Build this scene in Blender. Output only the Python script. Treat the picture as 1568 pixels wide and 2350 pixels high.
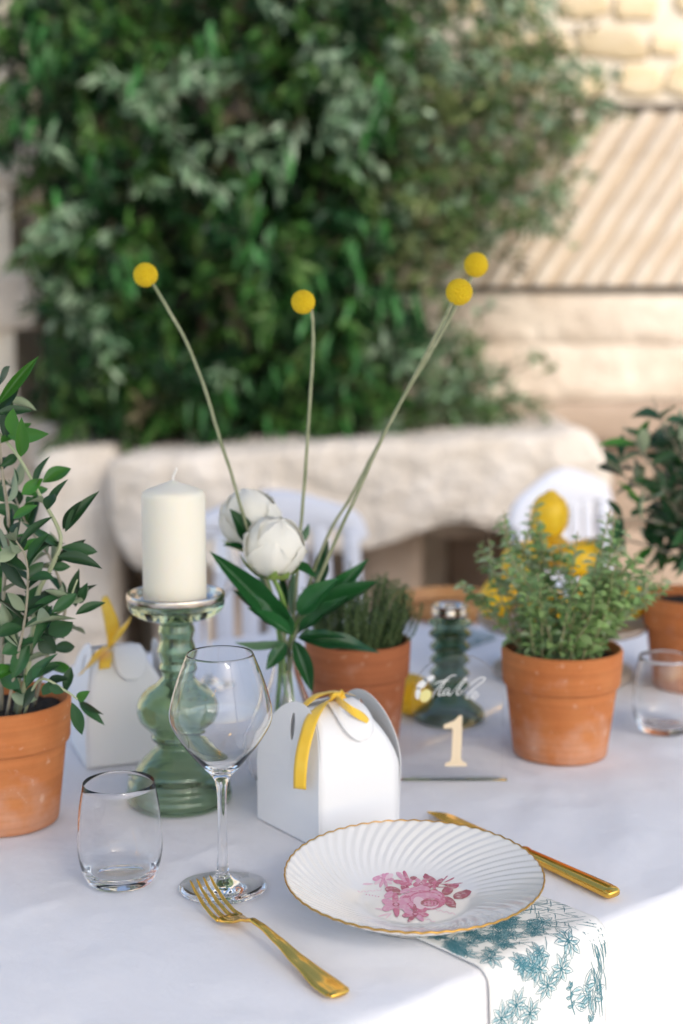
import bpy, bmesh, math, random
from mathutils import Vector, Matrix, noise
R = math.radians
random.seed(7)
for o in list(bpy.data.objects):
    bpy.data.objects.remove(o)
S = bpy.context.scene
C = S.collection

# ------------------------------------------------------------------ camera
CAM_H = 0.545          # above the table top (z = 0); the floor lies at z = -0.75
PITCH = R(8.3)
cd = bpy.data.cameras.new('camera')
cam = bpy.data.objects.new('camera', cd)
C.objects.link(cam)
cam.location = (0, 0, CAM_H)
cam.rotation_euler = (R(90) - PITCH, 0, 0)
cd.sensor_fit = 'VERTICAL'
cd.sensor_height = 36
cd.sensor_width = 24
cd.lens = 50
cd.clip_start = 0.05
cd.clip_end = 500
cd.dof.use_dof = True
cd.dof.focus_distance = 1.30
cd.dof.aperture_fstop = 3.0
S.camera = cam

# ------------------------------------------------------------------ sky, sun, exposure
SUN_DIR = Vector((0.42, -0.66, 0.63)).normalized()       # towards the sun
w = bpy.data.worlds.new('World')
S.world = w
w.use_nodes = True
nt = w.node_tree
nt.nodes.clear()
sky = nt.nodes.new('ShaderNodeTexSky')
sky.sky_type = 'NISHITA'
sky.sun_disc = False
sky.sun_elevation = math.asin(SUN_DIR.z)
sky.sun_rotation = math.atan2(SUN_DIR.x, SUN_DIR.y)
sky.air_density = 1.0
sky.dust_density = 2.0
sky.ozone_density = 1.0
bg = nt.nodes.new('ShaderNodeBackground')
bg.inputs[1].default_value = 0.15
wo = nt.nodes.new('ShaderNodeOutputWorld')
nt.links.new(sky.outputs[0], bg.inputs[0])
nt.links.new(bg.outputs[0], wo.inputs[0])
sl = bpy.data.lights.new('sun', 'SUN')
sl.energy = 1.35
sl.angle = R(22)
sl.color = (1.0, 0.955, 0.89)
so = bpy.data.objects.new('sun', sl)
C.objects.link(so)
so.rotation_euler = SUN_DIR.to_track_quat('Z', 'Y').to_euler()
S.view_settings.view_transform = 'Standard'
S.view_settings.look = 'None'
S.view_settings.gamma = 1
S.view_settings.exposure = 1.02
S.render.engine = 'CYCLES'
cy = S.cycles
cy.use_denoising = True
cy.max_bounces = 18
cy.diffuse_bounces = 5
cy.glossy_bounces = 8
cy.transmission_bounces = 18
cy.transparent_max_bounces = 18
cy.caustics_refractive = True
cy.caustics_reflective = True
cy.blur_glossy = 0.6
cy.sample_clamp_indirect = 6

# ------------------------------------------------------------------ measuring helpers (metres, from the photo's 1568 x 2350 view)
FPX = 3264.0
def ray(x, y):
    u = (x - 784) / FPX
    v = (1175 - y) / FPX
    return Vector((u, math.cos(PITCH) + v * math.sin(PITCH), -math.sin(PITCH) + v * math.cos(PITCH)))
def T(x, y, z=0.0):
    d = ray(x, y)
    return Vector((0, 0, CAM_H)) + d * ((z - CAM_H) / d.z)
def D(x, y, Y):
    d = ray(x, y)
    return Vector((0, 0, CAM_H)) + d * (Y / d.y)
def Z(y, Y):
    return D(784, y, Y).z
def X(x, Y):
    return D(x, 1175, Y).x

# ------------------------------------------------------------------ object helpers
def ob(name, verts, faces, mat, parent=None, smooth=True, mi=None, loc=None, cols=None):
    me = bpy.data.meshes.new(name)
    me.from_pydata([tuple(v) for v in verts], [], faces)
    for m in (mat if isinstance(mat, (list, tuple)) else [mat]):
        me.materials.append(m)
    if mi:
        me.polygons.foreach_set('material_index', mi)
    if smooth:
        me.polygons.foreach_set('use_smooth', [True] * len(me.polygons))
    if cols:
        ca = me.color_attributes.new('col', 'FLOAT_COLOR', 'CORNER')
        k = 0
        flat = []
        for p in me.polygons:
            c = cols[p.index]
            for _ in range(p.loop_total):
                flat += [c[0], c[1], c[2], 1.0]
        ca.data.foreach_set('color', flat)
    me.update()
    return link(name, me, parent, loc)
def link(name, me, parent=None, loc=None):
    o = bpy.data.objects.new(name, me)
    C.objects.link(o)
    if parent is not None:
        o.parent = parent
    if loc is not None:
        o.location = loc
    return o
def tag(o, label, cat, group=None, kind=None):
    o['label'] = label
    o['category'] = cat
    if group:
        o['group'] = group
    if kind:
        o['kind'] = kind
    return o
def thing(name, label, cat, loc=(0, 0, 0), rz=0, group=None):
    o = bpy.data.objects.new(name, None)
    o.empty_display_size = 0.02
    C.objects.link(o)
    o.location = loc
    o.rotation_euler = (0, 0, rz)
    return tag(o, label, cat, group)
def copy_tree(o, parent=None):
    c = o.copy()
    C.objects.link(c)
    c.parent = parent
    for ch in list(o.children):
        copy_tree(ch, c)
    return c

class MB:
    """collects shapes for ONE mesh"""
    def __init__(s):
        s.v = []; s.f = []; s.c = []; s.m = []
    def add(s, vs, fs, col=None, m=0):
        b = len(s.v)
        s.v += vs
        s.f += [tuple(i + b for i in f) for f in fs]
        s.c += [col] * len(fs)
        s.m += [m] * len(fs)
    def box(s, lo, hi, col=None):
        (a, b, c), (d, e, f) = lo, hi
        s.add([(a,b,c),(d,b,c),(d,e,c),(a,e,c),(a,b,f),(d,b,f),(d,e,f),(a,e,f)],
              [(0,3,2,1),(4,5,6,7),(0,1,5,4),(1,2,6,5),(2,3,7,6),(3,0,4,7)], col)
    def tube(s, pts, rad, n=8, col=None, cap=True):
        pts = [Vector(p) for p in pts]
        if not isinstance(rad, (list, tuple)):
            rad = [rad] * len(pts)
        vs = []; fs = []
        t0 = (pts[1] - pts[0]).normalized()
        a = t0.orthogonal().normalized()
        for i, p in enumerate(pts):
            t = (pts[min(i+1, len(pts)-1)] - pts[max(i-1, 0)]).normalized()
            a = (a - t * a.dot(t)).normalized()
            b = t.cross(a)
            for k in range(n):
                q = 2 * math.pi * k / n
                vs.append(p + (a * math.cos(q) + b * math.sin(q)) * rad[i])
        for i in range(len(pts) - 1):
            for k in range(n):
                fs.append((i*n+k, i*n+(k+1) % n, (i+1)*n+(k+1) % n, (i+1)*n+k))
        if cap:
            fs.append(tuple(reversed(range(n))))
            fs.append(tuple(range((len(pts)-1)*n, len(pts)*n)))
        s.add(vs, fs, col)
    def build(s, name, mat, parent=None, smooth=True, loc=None):
        return ob(name, s.v, s.f, mat, parent, smooth, s.m if any(s.m) else None, loc, s.c if s.c and s.c[0] else None)

def spline(pts, n):
    """Catmull-Rom through pts, n samples a span"""
    P = [Vector(p) for p in pts]
    P = [P[0] * 2 - P[1]] + P + [P[-1] * 2 - P[-2]]
    out = []
    for i in range(1, len(P) - 2):
        for k in range(n):
            t = k / n
            a, b, c, d = P[i-1], P[i], P[i+1], P[i+2]
            out.append(0.5 * ((2*b) + (c-a)*t + (2*a-5*b+4*c-d)*t*t + (3*b-a-3*c+d)*t*t*t))
    out.append(P[-2])
    return out
def spl2(pts, n):
    return [(p.x, p.y) for p in spline([(a, b, 0) for a, b in pts], n)]
def lathe(prof, n=64, closed=False):
    """prof: (r, z) list; returns verts, faces. closed joins last to first"""
    vs = []; fs = []; ring = []
    for r, z in prof:
        if r < 1e-6:
            ring.append([len(vs)]); vs.append((0, 0, z))
        else:
            ring.append(list(range(len(vs), len(vs) + n)))
            vs += [(r*math.cos(2*math.pi*k/n), r*math.sin(2*math.pi*k/n), z) for k in range(n)]
    m = len(prof)
    for i in range(m if closed else m - 1):
        A, B = ring[i], ring[(i+1) % m]
        for k in range(n):
            k2 = (k+1) % n
            if len(A) == 1 and len(B) == 1: continue
            if len(A) == 1: fs.append((A[0], B[k2], B[k]))
            elif len(B) == 1: fs.append((A[k], A[k2], B[0]))
            else: fs.append((A[k], A[k2], B[k2], B[k]))
    return vs, fs
def lathe_ob(name, prof, mat, parent=None, n=64, loc=None, closed=False):
    v, f = lathe(prof, n, closed)
    return ob(name, v, f, mat, parent, True, None, loc)

# ------------------------------------------------------------------ materials
def mat(name, col=(0.5, 0.5, 0.5), rough=0.5, metal=0.0, trans=0.0, ior=1.45, spec=0.5, coat=0.0, sss=0.0,
        var=None, vscale=8.0, vdet=4.0, bump=0.0, bscale=60.0, bdist=0.002, rnd=0.0, attr=False, sheen=0.0, sss_r=(1, .6, .4), leafy=0.0):
    m = bpy.data.materials.new(name)
    m.use_nodes = True
    t = m.node_tree
    N, L = t.nodes, t.links
    p = N['Principled BSDF']
    p.inputs['Base Color'].default_value = (*col, 1)
    p.inputs['Roughness'].default_value = rough
    p.inputs['Metallic'].default_value = metal
    p.inputs['Transmission Weight'].default_value = trans
    p.inputs['IOR'].default_value = ior
    p.inputs['Specular IOR Level'].default_value = spec
    p.inputs['Coat Weight'].default_value = coat
    p.inputs['Coat Roughness'].default_value = 0.06
    p.inputs['Sheen Weight'].default_value = sheen
    if sss:
        p.inputs['Subsurface Weight'].default_value = sss
        p.inputs['Subsurface Radius'].default_value = sss_r
        p.inputs['Subsurface Scale'].default_value = 0.006
    tc = N.new('ShaderNodeTexCoord')
    src = None
    if attr:
        a = N.new('ShaderNodeVertexColor'); a.layer_name = 'col'
        src = a.outputs[0]
    if var:
        nz = N.new('ShaderNodeTexNoise')
        nz.inputs['Scale'].default_value = vscale
        nz.inputs['Detail'].default_value = vdet
        nz.inputs['Roughness'].default_value = 0.6
        L.new(tc.outputs['Object'], nz.inputs['Vector'])
        cr = N.new('ShaderNodeValToRGB')
        cr.color_ramp.elements[0].position = 0.32
        cr.color_ramp.elements[1].position = 0.68
        cr.color_ramp.elements[0].color = (*col, 1)
        cr.color_ramp.elements[1].color = (*var, 1)
        L.new(nz.outputs[0], cr.inputs[0])
        src = cr.outputs[0]
    if rnd:
        oi = N.new('ShaderNodeObjectInfo')
        mr = N.new('ShaderNodeMapRange')
        mr.inputs[3].default_value = 1 - rnd
        mr.inputs[4].default_value = 1 + rnd
        L.new(oi.outputs['Random'], mr.inputs[0])
        hs = N.new('ShaderNodeHueSaturation')
        hs.inputs['Color'].default_value = (*col, 1)
        if src: L.new(src, hs.inputs['Color'])
        L.new(mr.outputs[0], hs.inputs['Value'])
        src = hs.outputs[0]
    if src:
        L.new(src, p.inputs['Base Color'])
    if bump:
        bn = N.new('ShaderNodeTexNoise')
        bn.inputs['Scale'].default_value = bscale
        bn.inputs['Detail'].default_value = 5
        L.new(tc.outputs['Object'], bn.inputs['Vector'])
        bp = N.new('ShaderNodeBump')
        bp.inputs['Strength'].default_value = bump
        bp.inputs['Distance'].default_value = bdist
        L.new(bn.outputs[0], bp.inputs['Height'])
        L.new(bp.outputs[0], p.inputs['Normal'])
    if leafy:
        tr = N.new('ShaderNodeBsdfTranslucent')
        tr.inputs[0].default_value = (col[0]*1.6, col[1]*1.9, col[2]*0.8, 1)
        if src: L.new(src, tr.inputs[0])
        mx = N.new('ShaderNodeMixShader')
        mx.inputs[0].default_value = leafy
        out = N['Material Output']
        L.new(p.outputs[0], mx.inputs[1]); L.new(tr.outputs[0], mx.inputs[2])
        L.new(mx.outputs[0], out.inputs[0])
    return m

MAT = {}
MAT['stone'] = mat('pale_limestone', (0.46, 0.375, 0.29), 0.9, var=(0.66, 0.575, 0.475), vscale=6, vdet=8, bump=1.0, bscale=16, bdist=0.02, rnd=0.08)
MAT['stone_gold'] = mat('golden_limestone', (0.56, 0.42, 0.23), 0.9, var=(0.66, 0.55, 0.38), vscale=4, bump=0.7, bscale=24, bdist=0.012, rnd=0.2)
MAT['mortar'] = mat('pale_lime_mortar', (0.60, 0.51, 0.39), 0.95, var=(0.70, 0.62, 0.50), vscale=6, bump=0.6, bscale=40, bdist=0.006)
MAT['stone_brown'] = mat('brown_stone', (0.30, 0.22, 0.16), 0.95, var=(0.44, 0.34, 0.26), vscale=4, bump=0.7, bscale=20, bdist=0.01, rnd=0.12)
MAT['ridge'] = mat('hewn_ridge_stone', (0.50, 0.41, 0.31), 0.9, var=(0.66, 0.59, 0.50), vscale=7, bump=0.5, bscale=30, bdist=0.006, rnd=0.06)
MAT['groove'] = mat('hewn_groove_stone', (0.46, 0.36, 0.26), 0.95, var=(0.54, 0.44, 0.33), vscale=6, bump=0.5, bscale=30, bdist=0.006)
MAT['slate'] = mat('dark_slate', (0.06, 0.045, 0.035), 0.9, var=(0.10, 0.08, 0.06), vscale=9)
MAT['floor'] = mat('pale_gravel_floor', (0.54, 0.48, 0.41), 0.95, var=(0.64, 0.58, 0.51), vscale=3, bump=0.6, bscale=30, bdist=0.01)
MAT['shade_boards'] = mat('pale_shade_boards', (0.62, 0.58, 0.52), 0.8, var=(0.52, 0.48, 0.42), vscale=3, rnd=0.1)  # pale, to brighten reflections under the added canopy
MAT['niche_shade'] = mat('painted_niche_shade', (0.035, 0.028, 0.022), 0.95, var=(0.06, 0.05, 0.04), vscale=4)  # near-black puts the shade of the niche into the colour
MAT['cloth'] = None
MAT['card'] = mat('white_card', (0.86, 0.85, 0.84), 0.55, bump=0.12, bscale=300, bdist=0.0004)
MAT['ribbon'] = mat('yellow_satin', (0.90, 0.55, 0.03), 0.38, spec=0.5, sheen=0.3, var=(0.92, 0.60, 0.06), vscale=60)
MAT['terra'] = None
MAT['soil'] = mat('dark_soil', (0.012, 0.009, 0.007), 0.95, var=(0.035, 0.026, 0.018), vscale=90, bump=1.0, bscale=160, bdist=0.004)
MAT['wax'] = mat('ivory_wax', (0.88, 0.83, 0.70), 0.45, sss=0.4, sss_r=(1, .8, .5))
MAT['wick'] = mat('cotton_wick', (0.85, 0.82, 0.78), 0.9)
MAT['glass'] = mat('clear_glass', (0.99, 0.994, 0.992), 0.0, trans=1.0, ior=1.40)
MAT['green_glass'] = mat('green_glass', (0.53, 0.66, 0.49), 0.01, trans=1.0, ior=1.46)
MAT['green_glass_dark'] = mat('dark_green_glass', (0.27, 0.40, 0.30), 0.03, trans=1.0, ior=1.46)
MAT['mercury'] = mat('worn_silver', (0.75, 0.68, 0.58), 0.22, metal=1.0, var=(0.55, 0.50, 0.46), vscale=60)
MAT['acrylic_base'] = mat('clear_acrylic_base', (0.99, 0.995, 0.995), 0.0, trans=1.0, ior=1.12)
MAT['acrylic'] = mat('clear_acrylic', (0.985, 0.99, 0.99), 0.0, trans=1.0, ior=1.42)
MAT['gold'] = mat('polished_gold', (0.90, 0.55, 0.11), 0.15, metal=1.0, var=(0.86, 0.50, 0.09), vscale=50)
MAT['gilt'] = mat('gilt_rim', (0.60, 0.34, 0.08), 0.28, metal=0.9)
MAT['china'] = mat('cream_china', (0.83, 0.80, 0.75), 0.14, coat=0.6, spec=0.5)
MAT['print'] = mat('printed_ink', (1, 1, 1), 0.25, attr=True)
MAT['cloth_ink'] = mat('teal_cloth_ink', (1, 1, 1), 0.9, attr=True)
MAT['linen'] = mat('white_linen', (0.80, 0.785, 0.75), 0.9, bump=0.25, bscale=900, bdist=0.0004)
MAT['white_ink'] = mat('white_lettering', (0.88, 0.87, 0.84), 0.5)
MAT['cream_ink'] = mat('champagne_lettering', (0.86, 0.70, 0.48), 0.4)
MAT['lemon'] = mat('lemon_skin', (0.88, 0.50, 0.012), 0.42, var=(0.90, 0.60, 0.025), vscale=12, bump=0.5, bscale=260, bdist=0.0008, sss=0.1)
MAT['chair'] = mat('white_painted_chair', (0.66, 0.67, 0.72), 0.5)
MAT['marble'] = mat('grey_brown_stand', (0.30, 0.25, 0.21), 0.5, var=(0.40, 0.35, 0.31), vscale=20)
MAT['wood'] = mat('orange_wood', (0.50, 0.22, 0.07), 0.45, var=(0.58, 0.29, 0.10), vscale=14)
MAT['tablewood'] = mat('table_wood', (0.35, 0.24, 0.15), 0.6, var=(0.28, 0.18, 0.10), vscale=10)
MAT['petal'] = mat('white_petal', (0.90, 0.885, 0.81), 0.55, sss=0.0, var=(0.90, 0.87, 0.77), vscale=30, bump=0.2, bscale=90, bdist=0.002, leafy=0.15)
MAT['sepal'] = mat('green_sepal', (0.22, 0.36, 0.07), 0.5, var=(0.35, 0.45, 0.12), vscale=50)
MAT['stem'] = mat('fresh_stem', (0.16, 0.30, 0.06), 0.5, var=(0.24, 0.38, 0.10), vscale=20)
MAT['ball_stem'] = mat('grey_green_stem', (0.20, 0.23, 0.12), 0.75, var=(0.34, 0.35, 0.22), vscale=55)
MAT['ball'] = mat('yellow_floret', (0.84, 0.53, 0.006), 0.75, var=(0.93, 0.70, 0.02), vscale=7, vdet=6, bump=0.5, bscale=16, bdist=0.08)
MAT['bark'] = mat('olive_bark', (0.30, 0.26, 0.19), 0.85, var=(0.42, 0.38, 0.28), vscale=30)
MAT['twig'] = mat('brown_twig', (0.10, 0.07, 0.045), 0.9)
MAT['young'] = mat('pale_olive_shoot', (0.42, 0.46, 0.27), 0.7)
MAT['olive_top'] = mat('olive_leaf_top', (0.028, 0.092, 0.026), 0.40, spec=0.4, rnd=0.55, leafy=0.12, var=(0.032, 0.088, 0.036), vscale=3)
MAT['olive_fresh'] = mat('olive_leaf_fresh', (0.050, 0.19, 0.020), 0.4, rnd=0.3, leafy=0.2)
MAT['olive_under'] = mat('olive_leaf_underside', (0.26, 0.32, 0.20), 0.7, rnd=0.2)
MAT['peony_leaf'] = mat('peony_leaf', (0.018, 0.100, 0.026), 0.30, rnd=0.4, leafy=0.12)
MAT['peony_under'] = mat('peony_leaf_underside', (0.10, 0.20, 0.10), 0.6, rnd=0.2)
MAT['herb'] = mat('oregano_leaf', (0.31, 0.45, 0.17), 0.6, rnd=0.4, leafy=0.2)
MAT['herb_mass'] = mat('oregano_leaf_mass', (1, 1, 1), 0.6, attr=True, leafy=0.15)
MAT['herb_stem'] = mat('oregano_stem', (0.33, 0.30, 0.16), 0.8)
MAT['thyme'] = mat('thyme_needles', (1, 1, 1), 0.65, attr=True, leafy=0.1)
MAT['thyme_stem'] = mat('thyme_stem', (0.16, 0.22, 0.08), 0.8)
MAT['foliage'] = mat('hanging_leaf_mass', (1, 1, 1), 0.45, spec=0.28, attr=True, leafy=0.10)
MAT['stone_pale'] = mat('weathered_pale_limestone', (0.50, 0.43, 0.35), 0.9, var=(0.68, 0.61, 0.53), vscale=7, vdet=9, bump=1.0, bscale=14, bdist=0.03)
MAT['lance'] = mat('bright_lance_leaf', (0.034, 0.145, 0.030), 0.35, rnd=0.7, leafy=0.25)

# glaze print: ink thins out in places like watercolour
_t = MAT['print'].node_tree; _N, _L = _t.nodes, _t.links
_p = _N['Principled BSDF']; _src = _p.inputs['Base Color'].links[0].from_socket
_tc = _N.new('ShaderNodeTexCoord'); _nz = _N.new('ShaderNodeTexNoise'); _nz.inputs['Scale'].default_value = 260; _nz.inputs['Detail'].default_value = 4
_L.new(_tc.outputs['Object'], _nz.inputs['Vector'])
_cr = _N.new('ShaderNodeValToRGB'); _cr.color_ramp.elements[0].position = 0.48; _cr.color_ramp.elements[1].position = 0.80
_cr.color_ramp.elements[0].color = (0.08, 0.08, 0.08, 1); _cr.color_ramp.elements[1].color = (0.6, 0.6, 0.6, 1)
_L.new(_nz.outputs[0], _cr.inputs[0])
_mx = _N.new('ShaderNodeMixRGB'); _mx.inputs[2].default_value = (0.82, 0.72, 0.70, 1)
_L.new(_cr.outputs[0], _mx.inputs[0]); _L.new(_src, _mx.inputs[1]); _L.new(_mx.outputs[0], _p.inputs['Base Color'])

# terracotta: worn, with pale lime bloom low on the pot (mask in the pot's own coordinates)
def terra(name, base, alt, bloom):
    m = mat(name, base, 0.85, var=alt, vscale=11, vdet=9, bump=0.35, bscale=110, bdist=0.0015)
    t = m.node_tree; N, L = t.nodes, t.links
    p = N['Principled BSDF']
    src = p.inputs['Base Color'].links[0].from_socket
    tc = N.new('ShaderNodeTexCoord')
    sx = N.new('ShaderNodeSeparateXYZ'); L.new(tc.outputs['Object'], sx.inputs[0])
    nz = N.new('ShaderNodeTexNoise'); nz.inputs['Scale'].default_value = 38; nz.inputs['Detail'].default_value = 7
    L.new(tc.outputs['Object'], nz.inputs['Vector'])
    mr = N.new('ShaderNodeMapRange'); mr.inputs[1].default_value = 0.075; mr.inputs[2].default_value = 0.0
    L.new(sx.outputs[2], mr.inputs[0])
    ad = N.new('ShaderNodeMath'); ad.operation = 'MULTIPLY_ADD'; ad.inputs[1].default_value = 0.34
    L.new(mr.outputs[0], ad.inputs[0]); L.new(nz.outputs[0], ad.inputs[2])
    cr = N.new('ShaderNodeValToRGB'); cr.color_ramp.elements[0].position = 0.60; cr.color_ramp.elements[1].position = 0.92
    cr.color_ramp.elements[0].color = (0, 0, 0, 1); cr.color_ramp.elements[1].color = (bloom, bloom, bloom, 1)
    L.new(ad.outputs[0], cr.inputs[0])
    mx = N.new('ShaderNodeMixRGB'); mx.inputs[2].default_value = (0.72, 0.52, 0.44, 1)
    L.new(cr.outputs[0], mx.inputs[0]); L.new(src, mx.inputs[1])
    # throwing lines and damp streaks round the pot
    mp = N.new('ShaderNodeMapping'); mp.inputs['Scale'].default_value = (5, 5, 150)
    L.new(tc.outputs['Object'], mp.inputs['Vector'])
    n2 = N.new('ShaderNodeTexNoise'); n2.inputs['Scale'].default_value = 1.0; n2.inputs['Detail'].default_value = 6
    L.new(mp.outputs[0], n2.inputs['Vector'])
    c2 = N.new('ShaderNodeValToRGB'); c2.color_ramp.elements[0].position = 0.35; c2.color_ramp.elements[1].position = 0.65
    c2.color_ramp.elements[0].color = (0.62, 0.58, 0.56, 1); c2.color_ramp.elements[1].color = (1, 1, 1, 1)
    L.new(n2.outputs[0], c2.inputs[0])
    m2 = N.new('ShaderNodeMixRGB'); m2.blend_type = 'MULTIPLY'; m2.inputs[0].default_value = 0.38
    L.new(mx.outputs[0], m2.inputs[1]); L.new(c2.outputs[0], m2.inputs[2])
    # small pale scuffs and dark specks
    n3 = N.new('ShaderNodeTexNoise'); n3.inputs['Scale'].default_value = 75; n3.inputs['Detail'].default_value = 3
    L.new(tc.outputs['Object'], n3.inputs['Vector'])
    c3 = N.new('ShaderNodeValToRGB'); c3.color_ramp.elements[0].position = 0.66; c3.color_ramp.elements[1].position = 0.74
    c3.color_ramp.elements[0].color = (0, 0, 0, 1); c3.color_ramp.elements[1].color = (0.45, 0.45, 0.45, 1)
    L.new(n3.outputs[0], c3.inputs[0])
    m3 = N.new('ShaderNodeMixRGB'); m3.inputs[2].default_value = (0.74, 0.50, 0.36, 1)
    L.new(c3.outputs[0], m3.inputs[0]); L.new(m2.outputs[0], m3.inputs[1]); L.new(m3.outputs[0], p.inputs['Base Color'])
    bq = N.new('ShaderNodeBump'); bq.inputs['Strength'].default_value = 0.3; bq.inputs['Distance'].default_value = 0.0012
    old = p.inputs['Normal'].links[0].from_socket
    L.new(old, bq.inputs['Normal']); L.new(n2.outputs[0], bq.inputs['Height']); L.new(bq.outputs[0], p.inputs['Normal'])
    return m
MAT['terra'] = terra('terracotta', (0.50, 0.150, 0.038), (0.61, 0.235, 0.080), 0.32)
MAT['terra_dark'] = terra('terracotta_red', (0.40, 0.125, 0.045), (0.48, 0.165, 0.065), 0.3)

# tablecloth: white cotton with a fine diagonal weave
m = mat('white_tablecloth', (0.795, 0.795, 0.825), 0.88, sheen=0.15)
t = m.node_tree; N, L = t.nodes, t.links
tc = N.new('ShaderNodeTexCoord')
wv = N.new('ShaderNodeTexWave'); wv.wave_type = 'BANDS'; wv.bands_direction = 'DIAGONAL'
wv.inputs['Scale'].default_value = 260; wv.inputs['Distortion'].default_value = 1.5
L.new(tc.outputs['Object'], wv.inputs['Vector'])
nz = N.new('ShaderNodeTexNoise'); nz.inputs['Scale'].default_value = 26; nz.inputs['Detail'].default_value = 5
L.new(tc.outputs['Object'], nz.inputs['Vector'])
ma = N.new('ShaderNodeMath'); ma.operation = 'MULTIPLY_ADD'; ma.inputs[1].default_value = 0.10
L.new(wv.outputs[0], ma.inputs[0]); L.new(nz.outputs[0], ma.inputs[2])
bp = N.new('ShaderNodeBump'); bp.inputs['Strength'].default_value = 0.7; bp.inputs['Distance'].default_value = 0.004
L.new(ma.outputs[0], bp.inputs['Height']); L.new(bp.outputs[0], N['Principled BSDF'].inputs['Normal'])
MAT['cloth'] = m

# ================================================================== the setting
FLOOR = -0.75
def struct(o):
    o['kind'] = 'structure'
    return o
struct(ob('floor', [(-60, -60, FLOOR), (60, -60, FLOOR), (60, 60, FLOOR), (-60, 60, FLOOR)], [(0, 1, 2, 3)], MAT['floor']))

# --- unseen canopy, added and sized to keep zenith light off the table
shade_cover = thing('shade_canopy', 'unseen boarded canopy added to shade the dining table', 'canopy', (0, 0, 1.95))
mb = MB(); mb.box((-1.7, -1.3, 0.12), (2.2, 1.7, 0.18)); mb.build('shade_deck', MAT['shade_boards'], shade_cover, False)
for i in range(3):
    mb = MB(); mb.box((-1.7, -1.25 + i * 1.35, -0.02), (2.15, -1.15 + i * 1.35, 0.12)); mb.build('beam', MAT['shade_boards'], shade_cover, False)
for xx, yy in ((1.95, -1.25), (1.95, 1.55), (-1.65, -1.25), (-1.65, 1.55)):
    mb = MB(); mb.box((xx, yy, FLOOR - 1.95), (xx + .1, yy + 0.1, -0.02)); mb.build('post', MAT['shade_boards'], shade_cover, False)

# --- back wall
WY = 4.7
wall = thing('stone_wall', 'old limestone barn wall with golden rubble and a slanting grooved slab', 'wall', (0, 0, 0))
mb = MB()
mb.box((-5.5, WY + .03, FLOOR), (-1.08, WY + .5, 2.35))
mb.box((0.12, WY + .03, FLOOR), (4.2, WY + .5, 2.35))
mb.box((-1.08, WY + .03, 2.0), (0.12, WY + .5, 2.35))
mb.box((-1.08, WY + .03, FLOOR), (0.12, WY + .5, 0.05))
mb.build('mortar_backing', MAT['mortar'], wall, False)
mb = MB(); mb.box((-1.2, WY + .5, FLOOR), (0.3, WY + .6, 2.35)); mb.build('niche_shade_sheet', MAT['niche_shade'], wall, False)  # added dark sheet; its colour stands in for shade behind the vine
def blob_mesh(nm, w_, h_, dep, seed, squar=0.0):
    rg = random.Random(seed)
    n = 11
    ph = rg.random()
    pts = []
    for k in range(n):
        a = 2 * math.pi * (k + ph) / n
        c, s = math.cos(a), math.sin(a)
        q = max(abs(c), abs(s)) ** squar
        rr = (0.80 + 0.36 * rg.random()) / q
        pts.append((0.5 * w_ * c * rr, 0.5 * h_ * s * rr))
    vs = []; fs = []
    for sc, y in ((1.0, 0.03), (0.99, -dep * 0.45), (0.90, -dep * 0.9), (0.6, -dep)):
        for (a, b) in pts:
            vs.append((a * sc, y + (rg.random() - .5) * dep * 0.15, b * sc))
    for r in range(3):
        for k in range(n):
            fs.append((r*n+k, r*n+(k+1) % n, (r+1)*n+(k+1) % n, (r+1)*n+k))
    fs.append(tuple(range(3*n, 4*n)))
    me = bpy.data.meshes.new(nm)
    me.from_pydata(vs, [], fs)
    me.polygons.foreach_set('use_smooth', [True] * len(fs))
    return me
def rubble(parent, x0, x1, z0, z1, cw, ch, m, squar, fill=0.86, seed=1):
    rg = random.Random(seed)
    vars_ = []
    for k in range(10):
        me = blob_mesh('stone', cw * fill * (0.8 + .35 * rg.random()), ch * fill * (0.85 + .25 * rg.random()), 0.014, seed * 31 + k, squar)
        me.materials.append(m)
        vars_.append(me)
    nz_ = max(1, round((z1 - z0) / ch)); nx_ = max(1, round((x1 - x0) / cw))
    for j in range(nz_):
        for i in range(nx_):
            o = link('stone', rg.choice(vars_), parent)
            o.location = (x0 + (i + .5 + (.5 if j % 2 else 0) + .16 * (rg.random() - .5)) * (x1 - x0) / nx_, WY + .03, z0 + (j + .5 + .16 * (rg.random() - .5)) * (z1 - z0) / nz_)
            o.rotation_euler = (0, rg.uniform(-.12, .12) + (math.pi if rg.random() < .5 else 0), 0)
            q_ = rg.uniform(.62, 1.08); o.scale = (q_ * rg.uniform(.8, 1.15), 1, q_)
rubble(wall, 0.30, 3.1, Z(238, WY) + .005, 2.33, 0.185, 0.125, MAT['stone_gold'], 0.85, 0.92, 3)
rubble(wall, -3.0, -1.15, FLOOR, 2.33, 0.36, 0.24, MAT['stone'], 0.8, 0.97, 5)
rubble(wall, -0.95, 0.15, 2.02, 2.33, 0.2, 0.155, MAT['stone_gold'], 0.7, 0.85, 8)
# dark slate courses
zs1, zs2 = Z(246, WY), Z(664, WY)
for zc, hh in ((zs1, .020), (zs2, .018)):
    mb = MB(); mb.box((0.15, WY - .015, zc - hh / 2), (3.2, WY + .06, zc + hh / 2)); mb.build('slate_course', MAT['slate'], wall, False)
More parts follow.
